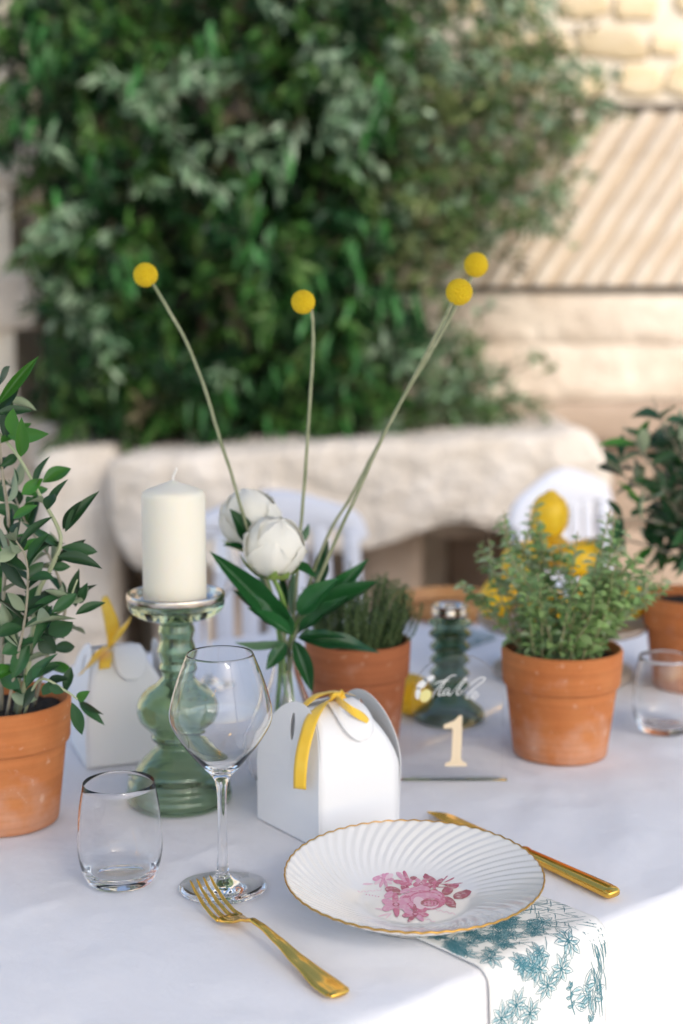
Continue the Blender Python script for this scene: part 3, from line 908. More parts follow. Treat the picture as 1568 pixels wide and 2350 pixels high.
for (x0, y0, x1, y1, wp, fr) in lv:
    Ya = rg.uniform(1.37, 1.43); 
    p = W(x0, y0, Ya); q = W(x1, y1, Ya + rg.uniform(-.022, .022))
    nrm = Vector((rg.uniform(-.5, .5), -1, rg.uniform(-.2, .9)))
    if rg.random() < .12 and not fr: nrm = -nrm
    put_leaf(rg.choice(ol_fresh if fr else ol_top), pl, p, q, max(.010, wp * 1.44 / FPX * 1.12), nrm)
def leaf_along(root, P, meshes, n0, Lr, wr, rg, t0=.15, flip=.15):
    m_ = len(P)
    for k in range(n0):
        i = int(m_ * (t0 + (1 - t0) * (k + rg.uniform(-.45, .45)) / n0)); i = max(0, min(m_ - 2, i))
        t_ = (P[i+1] - P[i]).normalized()
        side = t_.cross(rdir(rg)).normalized()
        for s in (-1, 1):
            if rg.random() < .22: continue
            d = (t_ * rg.uniform(.1, 1.1) + side * s + rdir(rg) * .45 + Vector((0, 0, .1))).normalized() * rg.uniform(*Lr) * rg.choice((.75, 1, 1, 1.1))
            nrm = Vector((rg.gauss(0, .5), -.6, 1)) if rg.random() > flip else Vector((rg.gauss(0, .4), .6, -1))
            put_leaf(rg.choice(meshes), root, P[i], P[i] + d, rg.uniform(*wr), nrm)
for b, n_ in ((bB, 15), (bC, 13), (bF, 14), (bG, 13), (bA, 7), (bD, 5)):
    leaf_along(pl, b, ol_top + ol_top + ol_fresh, n_, (.032, .050), (.011, .0175), rg)

# --- far right olive plant
PR = Vector((0.508, 2.0, 0))
pr = thing('potted_olive', 'bushy dark olive plant in an orange terracotta pot at the far right edge', 'potted plant', PR)
zs = pot_parts(pr, 0.0745, 0.134, MAT['terra'])
rg = random.Random(33)
trunk = branch(pr, [(0, 0, zs), (.004, 0, zs + .06), (-.004, .0, zs + .11)], .006, .0045, 'bark', name='trunk')
for k in range(38):
    a = k * 2.4
    r_ = .04 + .10 * rg.random()
    top = Vector((r_ * math.cos(a) * 1.15, r_ * math.sin(a), zs + rg.uniform(.06, .26)))
    if k == 0: top = Vector((-.135, 0, zs + .205))
    if k == 1: top = Vector((-.115, -.02, zs + .26))
    if k == 2: top = Vector((-.075, -.02, zs + .30))
    if k == 3: top = Vector((-.10, -.03, zs + .15))
    if k == 4: top = Vector((-.03, -.03, zs + .30))
    if k == 5: top = Vector((.02, 0, zs + .29))
    st = Vector((0, 0, zs + rg.uniform(.05, .11)))
    P = branch(pr, [st, st.lerp(top, .5) + Vector((rg.uniform(-.02, .02), rg.uniform(-.02, .02), .01)), top], .0024, .0009, 'bark', 6)
    leaf_along(pr, P, ol_top + ol_top + ol_fresh[:1], 5, (.038, .058), (.012, .018), rg, .2, .12)

# --- right pot of oregano
PO = Vector((T(1298, 1762).x + .002, T(1298, 1762).y + .059, 0))
po = thing('potted_oregano', 'bushy pale green oregano in the terracotta pot right of the table number', 'potted plant', PO)
zs = pot_parts(po, 0.0735, 0.134, MAT['terra'])
rg = random.Random(5)
herb_me = [unit_leaf('leaf', [MAT['herb']], 0.14, b_, 0.46, 2, 4, 0, False) for b_ in (.1, .3, .5)]
cand = []
for k in range(56):
    a = rg.uniform(0, 2 * math.pi)
    r0 = .045 * math.sqrt(rg.random())
    st = Vector((r0 * math.cos(a), r0 * math.sin(a), zs))
    u = rg.random()
    rt = .030 + .090 * math.sqrt(u)
    a2 = a + rg.uniform(-.5, .5)
    ht = (.205 - .085 * u) * rg.uniform(.58, 1.0)
    tip = Vector((rt * math.cos(a2) * 1.12, rt * math.sin(a2) * .8, zs + ht))
    mid = st.lerp(tip, .5) + Vector((rg.gauss(0, .008), rg.gauss(0, .008), .012))
    P = branch(po, [st, mid, tip], .0013, .0007, 'herb_stem', 8, 'stem')
    nl = 15
    for j in range(nl):
        tt = .12 + .88 * j / (nl - 1)
        i = min(len(P) - 2, int(tt * (len(P) - 1)))
        t_ = (P[i+1] - P[i]).normalized()
        ax = Vector((math.cos(j * 1.57 + k), math.sin(j * 1.57 + k), 0))
        sc = rg.uniform(.55, 1.3) * (1.0 if tt < .85 else .72)
        for s in (-1, 1):
            d = (ax * s + t_ * .45 + rdir(rg) * .5 + Vector((0, 0, rg.uniform(-.3, .3)))).normalized()
            cand.append((P[i], d * .0165 * sc, .0098 * sc, rg.random()))
        if rg.random() < .55:
            d = (rdir(rg) + t_ * .4).normalized()
            cand.append((P[i] + d * .003, d * .010 * sc, .006 * sc, rg.random()))
cand.sort(key=lambda c: c[0].y - c[1].length * 4)
for (p, d, w_, q) in cand[:290]:
    put_leaf(rg.choice(herb_me), po, p, p + d, w_, Vector((rg.gauss(0, .4), -.3, 1)))
mb = MB()
HC = [(0.26, 0.41, 0.14), (0.33, 0.46, 0.20), (0.20, 0.34, 0.11), (0.40, 0.48, 0.28)]
for (p, d, w_, q) in cand[290:]:
    leafq(mb, p, d, d.length, w_, rg.choice(HC), rg, Vector((rg.gauss(0, .4), -.3, 1)))
o = mb.build('leaf_mass', MAT['herb_mass'], po); o['kind'] = 'stuff'

# --- middle pot of thyme
PT = Vector((X(822, 1.74), 1.74, 0))
pt = thing('potted_thyme', 'fine upright thyme in the reddish terracotta pot behind the gift box', 'potted plant', PT)
zs = pot_parts(pt, 0.0665, 0.131, MAT['terra_dark'])
rg = random.Random(6)
mb = MB()
for k in range(150):
    a = rg.uniform(0, 2 * math.pi); r0 = .056 * math.sqrt(rg.random())
    st = Vector((r0 * math.cos(a), r0 * math.sin(a), zs))
    ht = rg.uniform(.055, .115) * (1 - .25 * r0 / .056)
    tip = st + Vector((math.cos(a) * r0 * .5 + rg.gauss(0, .007), math.sin(a) * r0 * .35 + rg.gauss(0, .006), ht))
    P = branch(pt, [st, st.lerp(tip, .5) + Vector((rg.gauss(0, .003), rg.gauss(0, .003), 0)), tip], .0007, .0004, 'thyme_stem', 4, 'stem')
    for j in range(24):
        tt = .06 + .94 * j / 23
        p = P[min(len(P) - 1, int(tt * (len(P) - 1)))].lerp(P[min(len(P) - 1, int(tt * (len(P) - 1)) + 1)], (tt * (len(P) - 1)) % 1)
        for s in range(3):
            q = j * 1.3 + s * 2.1 + k
            d = Vector((math.cos(q), math.sin(q), rg.uniform(.2, .9))).normalized()
            c = rg.choice([(0.035, 0.075, 0.02), (0.05, 0.10, 0.03), (0.08, 0.13, 0.05)])
            leafq(mb, p, d, rg.uniform(.0035, .0055), .0018, c, rg)
o = mb.build('needle_mass', MAT['thyme'], pt); o['kind'] = 'stuff'

# ================================================================== plate
PC = Vector((0.0655, 1.226, 0.0025))
pla = thing('dinner_plate', 'cream fluted plate with gilt edge and pink rose print', 'plate', PC)
pla.rotation_euler = (R(2.2), 0, 0)
NF = 56
RP = 0.1165
def zt(r):
    if r < .050: return .0085
    t_ = (r - .050) / (RP - .050)
    return .0085 + .0275 * (t_ ** 1.25 * .9 + .1 * math.sin(t_ * math.pi / 2))
nth, rs = NF * 10, []
for k in range(10): rs.append(.050 * k / 10)
for k in range(31): rs.append(.050 + (RP - .050) * k / 30)
def flute(r, th):
    t_ = max(0, (r - .058) / (RP - .058))
    am = .00072 * min(1, t_ * 3.0)
    ph = NF * (th + .50 * t_)
    return am * (math.sqrt(math.cos(ph / 2) ** 2 + .03) * 2 - 1.2), ph
vs = [(0, 0, zt(0))]; fs = []
for r in rs[1:]:
    for j in range(nth):
        th = 2 * math.pi * j / nth
        dz, ph = flute(r, th)
        rr = r * (1 + .0030 * abs(math.cos(ph / 2)) * max(0, (r - .09) / (RP - .09)))
        vs.append((rr * math.cos(th), rr * math.sin(th), zt(r) + dz))
nr = len(rs) - 1
for j in range(nth): fs.append((0, 1 + j, 1 + (j+1) % nth))
for i in range(nr - 1):
    for j in range(nth):
        fs.append((1+i*nth+j, 1+(i+1)*nth+j, 1+(i+1)*nth+(j+1) % nth, 1+i*nth+(j+1) % nth))
edge = [Vector(vs[1 + (nr-1)*nth + j]) for j in range(nth)]
# underside
b0 = len(vs)
und = [(RP - .0005, -.0015), (.10, zt(.10) - .0045 - zt(RP)), (.08, zt(.08) - .0045 - zt(RP)), (.064, zt(.064) - .004 - zt(RP)), (.058, -zt(RP)), (.054, -zt(RP)), (.052, -zt(RP) + .003), (.001, -zt(RP) + .003)]
for (r, dz) in und:
    for j in range(nth):
        th = 2 * math.pi * j / nth
        rr = r if r < RP - .001 else (edge[j].xy.length)
        vs.append((rr * math.cos(th), rr * math.sin(th), zt(RP) + dz + (edge[j].z - zt(RP) if r > RP - .001 else 0)))
top0 = 1 + (nr - 1) * nth
for j in range(nth):
    fs.append((top0 + j, b0 + j, b0 + (j+1) % nth, top0 + (j+1) % nth))
for i in range(len(und) - 1):
    for j in range(nth):
        fs.append((b0+i*nth+j, b0+(i+1)*nth+j, b0+(i+1)*nth+(j+1) % nth, b0+i*nth+(j+1) % nth))
ob('dish', vs, fs, MAT['china'], pla)
mb = MB()
loop = edge[::2]
vs = []; fs = []; n = len(loop)
for p in loop:
    rd = Vector((p.x, p.y, 0)).normalized()
    for k in range(6):
        q = 2 * math.pi * k / 6
        vs.append(p + Vector((0, 0, -.0006)) + rd * math.cos(q) * .0009 + Vector((0, 0, math.sin(q) * .0011)))
for i in range(n):
    for k in range(6): fs.append((i*6+k, ((i+1) % n)*6+k, ((i+1) % n)*6+(k+1) % 6, i*6+(k+1) % 6))
ob('gilt_edge', vs, fs, MAT['gilt'], pla)
# rose spray print (flat ink), drawn on the well; coordinates measured on the photograph
inv = pla.matrix_basis.inverted()
lay = [0]
def pz(zx, zy):
    w_ = T(789.5 + zx / 4.27, 1909.4 + zy / 4.27, .0115)
    return Vector((w_.x - PC.x, w_.y - PC.y, 0))
P1 = (0.70, 0.29, 0.42); P2 = (0.58, 0.12, 0.23); P3 = (0.42, 0.055, 0.12); P4 = (0.36, 0.06, 0.085); P5 = (0.80, 0.55, 0.60)
pm = MB()
def ink(pts, col):
    lay[0] += 1
    z = .00858 + lay[0] * 4e-6
    vv = [Vector((p.x, p.y, z + max(0, (p.length - .05)) * .22)) for p in pts]
    c = sum(vv, Vector()) / len(vv)
    n = len(vv)
    pm.add([c] + vv, [(0, 1 + k, 1 + (k+1) % n) for k in range(n)], col)
def ell(cx, cy, rx, ry, rot, col, n=14, wob=0.0, point=False):
    pts = []
    for k in range(n):
        a = -2 * math.pi * k / n
        q = 1 + wob * math.sin(5 * a + cx)
        x, y = rx * math.cos(a) * q, ry * math.sin(a) * q
        if point: y *= (1 - .75 * max(0, math.cos(a)) ** 2)
        c, s = math.cos(R(rot)), math.sin(R(rot))
        pts.append(pz(cx + x * c - y * s, cy + x * s + y * c))
    ink(pts, col)
def petals(cx, cy, r1, asp, n, pw, cols, ph=0, centre=P3):
    for k in range(n):
        a = 2 * math.pi * (k + ph) / n
        ell(cx + math.cos(a) * r1 * .58, cy + math.sin(a) * r1 * asp * .58, r1 * .5, pw, math.degrees(math.atan2(math.sin(a) * asp, math.cos(a))), cols[k % len(cols)])
    ell(cx, cy, r1 * .26, r1 * asp * .26, 0, centre); ell(cx, cy, r1 * .14, r1 * asp * .14, 0, P1)
def sprig(x0, y0, x1, y1, n, col, w_=7, ln=26):
    for k in range(n):
        t_ = k / max(1, n - 1)
        x, y = x0 + (x1 - x0) * t_, y0 + (y1 - y0) * t_
        a = math.degrees(math.atan2(y1 - y0, x1 - x0))
        ell(x, y, ln * .5, w_ * .5, a + (28 if k % 2 else -28), col, 8)
sprig(115, 590, 360, 570, 9, P5, 8, 30); sprig(220, 610, 340, 630, 5, P1, 9, 16); ell(230, 520, 60, 8, -6, P5, 8)
ell(370, 745, 70, 9, 8, P5, 8); ell(390, 795, 60, 8, -14, P5, 8); ell(440, 800, 40, 8, -40, P5, 8)
sprig(880, 745, 1080, 785, 8, P5, 9, 34); sprig(760, 815, 880, 855, 5, P5, 10, 40)
for (a, b, r) in ((560, 403, 40), (637, 390, 38), (678, 352, 33)): ell(a, b, r, r * .52, 0, P2); ell(a - 6, b - 5, r * .5, r * .22, 0, P1)
ell(768, 360, 20, 9, 0, P1); ell(750, 340, 10, 4, 0, P5)
for k, (a, b, rt) in enumerate(((560, 450, 30), (610, 455, 60), (590, 490, -20), (540, 500, 10), (640, 500, -35), (610, 520, 0))): ell(a, b, 60, 20, rt, (P1, P2)[k % 2], 10)
ell(683, 463, 36, 17, 0, P4); ell(690, 460, 18, 8, 0, P3)
petals(385, 470, 100, .62, 11, 17, [P1, P5, P1], .2, P2)
for (a, b, c_, d_) in ((960, 490, 1060, 432), (975, 505, 1130, 462), (940, 520, 1170, 520), (900, 545, 1080, 548)):
    ell((a + c_) / 2, (b + d_) / 2, math.hypot(c_ - a, d_ - b) / 2, 5, math.degrees(math.atan2(d_ - b, c_ - a)), P3, 8)
ell(840, 470, 70, 24, 18, P3, 10); ell(820, 455, 40, 16, 30, P4, 10); ell(930, 500, 50, 22, -30, P3, 10); ell(1080, 540, 50, 22, -15, P3, 10); ell(1030, 530, 50, 14, 10, P4, 10)
petals(755, 515, 75, .55, 5, 22, [P2, P1], .3); petals(865, 525, 62, .6, 6, 17, [P3, P2], .1, P4)
ell(480, 575, 80, 34, 10, P3); ell(450, 615, 60, 30, -20, P1); ell(520, 590, 50, 26, 20, P4); ell(590, 560, 40, 20, 30, P3); ell(625, 555, 30, 14, 60, P3)
ell(1015, 580, 60, 38, -20, P4); ell(1020, 575, 42, 22, -20, P3); ell(1157, 615, 92, 36, -12, P4, 12, .05); ell(1150, 608, 70, 22, -12, P3); ell(1035, 680, 72, 40, 30, P4); ell(1030, 672, 55, 24, 30, P3); ell(1088, 715, 22, 8, 75, P4, 8)
ell(700, 570, 70, 26, -5, P1); ell(790, 562, 60, 24, 8, P1); ell(875, 578, 45, 12, -4, P4); ell(600, 580, 55, 20, -20, P1)
ell(775, 665, 225, 88, 2, P2, 18); ell(740, 640, 200, 55, -4, P1, 18); ell(915, 615, 80, 36, 20, P2); ell(905, 605, 60, 22, 20, P1)
ell(620, 680, 60, 62, 20, P2); ell(640, 690, 44, 50, 20, P1); ell(690, 720, 80, 34, 15, P2); ell(700, 712, 66, 22, 15, P1)
ell(800, 650, 160, 66, 0, P2, 18); ell(800, 655, 148, 58, 0, P1, 18); ell(740, 690, 66, 50, 40, P5); ell(860, 690, 95, 52, 0, P2); ell(850, 698, 80, 44, 0, P5); ell(840, 690, 92, 34, 0, P4); ell(850, 694, 78, 26, 0, P2)
for k in range(9): ell(780 + k * 17, 692 + (k % 2) * 6, 16, 4, 70 + k * 5, P1 if k % 2 else P4, 8)
petals(510, 705, 140, .52, 6, 32, [P1, P2, P1], .45, P3)
petals(700, 790, 125, .4, 7, 22, [P2, P1, P3], .2, P3)
petals(620, 640, 1, 1, 3, 1, [P1])
pm.build('rose_print', MAT['print'], pla, False)

# ================================================================== napkin under the plate
nk = thing('cloth_napkin', 'white cotton napkin with teal floral print hanging over the near table edge', 'napkin', O0, TH)
NW = 0.147
NL0, NL1 = -0.20, 0.34
nr_ = .0145
def nap(u, v, off=0.0):
    """u across 0..NW, v along, 0 at the table edge"""
    arc = nr_ * math.pi / 2
    a = u + .004 + max(0, v) * .04 * (u / NW - .2) + .002 * math.sin(v * 30 + 1)
    base = .0028 + .0010 * noise.noise(Vector((u * 22, v * 14, 2))) + off
    if v < 0:
        b = rad - v; z = base
    elif v < arc:
        q = v / nr_
        b = rad - (nr_ + base) * math.sin(q) + 0.0; z = -nr_ + (nr_ + base) * math.cos(q)
    else:
        d = v - arc
        b = rad - nr_ - base - .06 * d - .010 * math.sin(u * 60 + 1.5) * min(1, d * 8) * .6; z = -nr_ - d
    return Vector((a, b, z))
nu, nv = 40, 150
vs = []; fs = []
for j in range(nv + 1):
    for i in range(nu + 1):
        vs.append(nap(NW * i / nu, NL0 + (NL1 - NL0) * j / nv))
for j in range(nv):
    for i in range(nu):
        fs.append((j*(nu+1)+i, (j+1)*(nu+1)+i, (j+1)*(nu+1)+i+1, j*(nu+1)+i+1))
ncl = ob('cloth', vs, fs, MAT['linen'], nk)
md = ncl.modifiers.new('thickness', 'SOLIDIFY'); md.thickness = .0016; md.offset = -1
TE = (0.065, 0.20, 0.24); TL = (0.36, 0.52, 0.55); TD = (0.03, 0.13, 0.16)
im = MB()
lay = [0]
def stroke(P, wd, col):
    lay[0] += 1
    off = .00025 + (lay[0] % 40) * 3e-6
    vs = []; fs = []
    n = len(P)
    for i, (u, v) in enumerate(P):
        a, b = P[min(i+1, n-1)], P[max(i-1, 0)]
        dx, dy = a[0]-b[0], a[1]-b[1]
        l = math.hypot(dx, dy) or 1
        ww = wd * (.35 + .65 * math.sin(math.pi * (i + .5) / n))
        ox, oy = -dy / l * ww / 2, dx / l * ww / 2
        vs += [nap(min(NW, max(0, u+ox)), v+oy, off), nap(min(NW, max(0, u-ox)), v-oy, off)]
    for i in range(n - 1): fs.append((2*i, 2*i+1, 2*i+3, 2*i+2))
    im.add(vs, fs, col)
def fill(P, col):
    lay[0] += 1
    off = .00022 + (lay[0] % 40) * 1e-6
    c = (sum(p[0] for p in P) / len(P), sum(p[1] for p in P) / len(P))
    vs = [nap(c[0], c[1], off)] + [nap(min(NW, max(0, u)), v, off) for u, v in P]
    n = len(P)
    im.add(vs, [(0, 1+k, 1+(k+1) % n) for k in range(n)] , col)
def petal_line(u, v, a, L_, W_, sh=True, col=TE, lw=.0007):
    c, s = math.cos(a), math.sin(a)
    for sg in (-1, 1):
        P = []
        for k in range(6):
            t_ = k / 5
            x = L_ * t_; y = sg * W_ * .5 * math.sin(math.pi * t_ ** .8)
            P.append((u + x * c - y * s, v + x * s + y * c))
        stroke(P, lw, col)
    if sh:
        stroke([(u + c * L_ * .1, v + s * L_ * .1), (u + c * L_ * .4, v + s * L_ * .4), (u + c * L_ * .75, v + s * L_ * .75)], lw, col)
        fill([(u + c * L_ * .1 - s * W_ * .05, v + s * L_ * .1 + c * W_ * .05), (u + c * L_ * .5 - s * W_ * .38, v + s * L_ * .5 + c * W_ * .38), (u + c * L_ * .85, v + s * L_ * .85), (u + c * L_ * .5 - s * W_ * .02, v + s * L_ * .5)], TL)
rg = random.Random(77)
def flower(u, v, r, n=7):
    a0 = rg.random() * 6
    for k in range(n): petal_line(u, v, a0 + 2 * math.pi * k / n + rg.uniform(-.1, .1), r * rg.uniform(.85, 1.1), r * .42)
    fill([(u + .14 * r * math.cos(k), v + .14 * r * math.sin(k)) for k in range(6)], TD)
def twig_print(u, v, a, L_, n):
    P = [(u + math.cos(a + .25 * k / n) * L_ * k / n, v + math.sin(a + .25 * k / n) * L_ * k / n) for k in range(n + 1)]
    stroke(P, .0013, TE)
    for k, (x, y) in enumerate(P[1:]):
        for sg in (-1, 1):
            petal_line(x, y, a + sg * .85, L_ * .24, L_ * .12, True, TE, .0008)
    petal_line(P[-1][0], P[-1][1], a + .25, L_ * .3, L_ * .14)
# dense bouquet at the top, thinning downwards, scattered sprays below
for k in range(100):
    v = rg.uniform(-.10, .045); u = rg.uniform(.0, .125)
    if v > -.02 + .05 * (1 - abs(u - .045) / .06): continue
    flower(u, v, rg.uniform(.009, .014), rg.choice((6, 7)))
for (u, v) in ((.03, .045), (.048, .058), (.068, .040), (.085, .030), (.022, .066), (.100, .012), (.058, .022), (.012, .050)): flower(u, v, .015, 8)
for k in range(190):
    u = rg.uniform(.05, .145); v = rg.uniform(-.09, .005)
    a = rg.choice((.5, .55, 2.4, 1.2)); L_ = rg.uniform(.006, .018)
    stroke([(u, v), (u + math.cos(a) * L_ * .5, v + math.sin(a) * L_ * .5 + .0006), (u + math.cos(a) * L_, v + math.sin(a) * L_)], .0007, TE)
for k in range(34):                                       # hatched trunk down the right edge
    u = .128 + rg.uniform(-.008, .012) ; v = rg.uniform(.0, .075)
    stroke([(u, v), (u + .004, v + .010), (u + .006, v + .022)], .0009, TE)
for k in range(14): petal_line(.118 + rg.uniform(-.01, .012), .062 + rg.uniform(-.01, .012), rg.uniform(0, 6.3), .016, .007)
twig_print(.075, .120, -1.9, .034, 4); twig_print(.100, .110, -1.1, .030, 3); twig_print(.060, .118, -2.8, .022, 3)
for (u, v) in ((.088, .112), (.098, .120), (.106, .128), (.090, .130), (.112, .116), (.080, .124)): flower(u, v, .0115, 6)
twig_print(.02, .10, -1.2, .03, 4); twig_print(.05, .095, -1.8, .022, 3); twig_print(.10, .075, -2.0, .025, 3); twig_print(.035, .150, -1.4, .045, 5); twig_print(.045, .165, -.5, .02, 3)
for k in range(24): petal_line(.125 + rg.uniform(-.008, .012), .135 + rg.uniform(-.012, .04), rg.uniform(-2.2, -.8), .018, .008)
for (u, v) in ((.005, .13), (.004, .15), (.09, .16), (.11, .165), (.10, .18), (.07, .19), (.03, .21), (.05, .2), (.12, .2), (.02, .24), (.07, .24), (.11, .24), (.05, .28), (.1, .29)): flower(u, v, .012, 7)
for k in range(14): twig_print(rg.uniform(.01, .13), rg.uniform(.19, .30), rg.uniform(-2.5, -.6), .03, 4)
im.build('floral_print', MAT['cloth_ink'], nk, False)

# ================================================================== cutlery
def loft(secs, n_sec):
    vs = [p for s in secs for p in s]; fs = []
    for i in range(len(secs) - 1):
        for k in range(n_sec):
            fs.append((i*n_sec+k, i*n_sec+(k+1) % n_sec, (i+1)*n_sec+(k+1) % n_sec, (i+1)*n_sec+k))
    fs += [tuple(reversed(range(n_sec))), tuple(range((len(secs)-1)*n_sec, len(secs)*n_sec))]
    return vs, fs
def interp(tab, s):
    for (a, b), (c, d) in zip(tab, tab[1:]):
        if s <= c:
            t_ = (s - a) / (c - a); t_ = t_ * t_ * (3 - 2 * t_) * .5 + t_ * .5
            return b + (d - b) * t_
    return tab[-1][1]
def spoon_section(w_, th, zc, y, rim, slope=0.0):
    pts = []
    us = [-1, -.93, -.78, -.55, -.25, 0, .25, .55, .78, .93, 1]
    for u in us:
        z = th * .5 * (1 - abs(u) ** 5) + rim * (math.exp(-((abs(u) - .80) / .13) ** 2) + .5 * math.exp(-(u / .18) ** 2))
        pts.append(Vector((u * w_ / 2, y, zc + z)))
    for u in reversed(us[1:-1]):
        pts.append(Vector((u * w_ / 2, y, zc - th * .5 * (1 - abs(u) ** 4))))
    return pts
fe = T(782, 2284, .003); ft = T(462, 2016, .024)
fdir = (ft - fe); flen = fdir.xy.length
fk = thing('dinner_fork', 'gold dinner fork lying left of the plate', 'fork', (fe.x, fe.y, 0), math.atan2(-fdir.x, fdir.y))
kf = flen / .205
WT = [(0, .0150), (.0012, .0195), (.005, .0235), (.018, .0245), (.05, .0165), (.08, .0108), (.105, .0072), (.122, .0062), (.134, .0078), (.141, .0130), (.147, .0205), (.153, .0250), (.162, .0262)]
ZT = [(0, .0035), (.02, .0042), (.055, .0085), (.085, .0135), (.108, .0165), (.122, .0165), (.134, .0125), (.146, .0070), (.158, .0046), (.168, .0048), (.182, .0085), (.196, .0155), (.207, .0235)]
secs = []
s = 0
while s <= .1621:
    secs.append(spoon_section(interp(WT, s), .0036 if s < .13 else .0030, interp(ZT, s), s * kf, .00055 if .003 < s < .128 else 0.0))
    s += .0006 if s < .006 else .0025
v, f = loft(secs, 20); ob('handle', v, f, MAT['gold'], fk)
for x in (-.0107, -.0036, .0036, .0107):
    secs = []
    for k in range(22):
        s = .1585 + .0485 * k / 21
        q = k / 21
        w_ = .0050 * (1 - q) ** .5 * .55 + .0019 if q < .97 else .0010
        if q < .08: w_ = .0058
        secs.append([Vector((x * (1 - .04 * q) + math.cos(a) * w_ / 2, s * kf, interp(ZT, s) + math.sin(a) * (.0013 - .0006 * q))) for a in [2 * math.pi * j / 10 for j in range(10)]])
    v, f = loft(secs, 10); ob('tine', v, f, MAT['gold'], fk)
# knife
ke = T(1412, 2056, .004); kt = T(992, 1864, .003); kh = T(1196, 1949, .006)
kd = (kt - ke)
kn = thing('dinner_knife', 'gold dinner knife with ridged handle lying right of the plate', 'knife', (ke.x, ke.y, 0), math.atan2(-kd.x, kd.y))
kl = kd.xy.length; hl = (kh - ke).xy.length
secs = []
KW = [(0, .0120), (.0015, .0155), (.006, .0180), (.03, .0172), (hl * .6, .0155), (hl - .012, .0140), (hl - .006, .0165), (hl - .002, .0150), (hl, .0100)]
s = 0
while s <= hl:
    w_ = interp(KW, s); th = .0095 * w_ / .0172 * (0.8 if s < .002 else 1)
    sec = []
    for k in range(20):
        a = 2 * math.pi * k / 20
        c, sn = math.cos(a), math.sin(a)
        q = (abs(c) ** 3.2 + abs(sn) ** 3.2) ** (-1 / 3.2)
        q *= 1 + (.05 if k % 2 else -.03) * (1 if .01 < s < hl - .014 else 0)
        sec.append(Vector((c * q * w_ / 2, s, .0058 + sn * q * th / 2)))
    secs.append(sec)
    s += .0008 if s < .008 or s > hl - .016 else .004
v, f = loft(secs, 20); ob('handle', v, f, MAT['gold'], kn)
secs = []
for k in range(30):
    q = k / 29
    s = hl - .001 + (kl - hl) * q
    w_ = .0105 + .0085 * min(1, q * 6)
    off = .0
    if q > .78:
        t_ = (q - .78) / .22
        w_ *= math.sqrt(max(.004, 1 - t_ ** 2)); off = .0015 * t_
    x0 = -.009 + off
    secs.append([Vector((x0, s, .0052)), Vector((x0 + w_ * .5, s, .0058)), Vector((x0 + w_, s, .0049)), Vector((x0 + w_, s, .0044)), Vector((x0 + w_ * .5, s, .0036)), Vector((x0, s, .0042))])
v, f = loft(secs, 6); ob('blade', v, f, MAT['gold'], kn, False)

# ================================================================== glasses
wg_out = spl2([(.010, .0092), (.0070, .0125), (.0054, .020), (.0046, .036), (.0042, .060), (.0044, .088), (.0058, .102), (.0100, .1105), (.0200, .1215), (.0340, .1390), (.0450, .1570), (.0480, .1680), (.0464, .1800), (.0408, .2000), (.0337, .2190), (.0306, .2265)], 4)
wg_in = spl2([(.0300, .2265), (.0331, .2190), (.0402, .2000), (.0458, .1800), (.0474, .1680), (.0444, .1575), (.0333, .1398), (.0188, .1240), (.0090, .1165), (.0001, .1150)], 4)
wine_prof = [(0.0, .0004), (.030, .0004), (.0405, .0008), (.0414, .0013), (.0406, .0018), (.030, .0026), (.018, .0042)] + wg_out + [(.0303, .2268)] + wg_in[:-1] + [(0, .1150)]
wv_, wf_ = lathe(wine_prof, 80)
wine_me = None
def glass_ob(name, label, cat, v, f, loc, group=None, m='glass'):
    o = ob(name, v, f, MAT[m], None, True, None, loc)
    return tag(o, label, cat, group)
pw = T(512, 2038)
wgl = glass_ob('wine_glass', 'clear stemmed wine glass standing behind the gold fork', 'wine glass', wv_, wf_, (pw.x, pw.y, .0006), 'wine glasses')
g2 = link('wine_glass', wgl.data, None, (X(478, 2.04), 2.0, .0006))
tag(g2, 'blurred wine glass far back, half hidden by the ivory candle', 'wine glass', 'wine glasses')
t_out = spl2([(.0270, .0004), (.0315, .0030), (.0352, .0105), (.0387, .0220), (.0402, .0350), (.0398, .0500), (.0378, .0750), (.0336, .0985)], 4)
t_in = spl2([(.0332, .0985), (.0370, .0750), (.0390, .0500), (.0394, .0350), (.0373, .0220), (.0325, .0130), (.0240, .0095)], 4)
tum_prof = [(0, .0012), (.022, .0010), (.0245, .0004)] + t_out + [(.0334, .0987)] + t_in + [(.012, .0085), (0, .0083)]
tv_, tf_ = lathe(tum_prof, 80)
pt_ = T(278, 2024)
tgl = glass_ob('tumbler', 'clear stemless tumbler on the cloth left of the wine glass', 'tumbler', tv_, tf_, (pt_.x, pt_.y, .0006), 'tumblers')
g3 = link('tumbler', tgl.data, None, (X(1530, 1.80), 1.776, .0006))
tag(g3, 'blurred clear tumbler at the right edge beside the oregano pot', 'tumbler', 'tumblers')

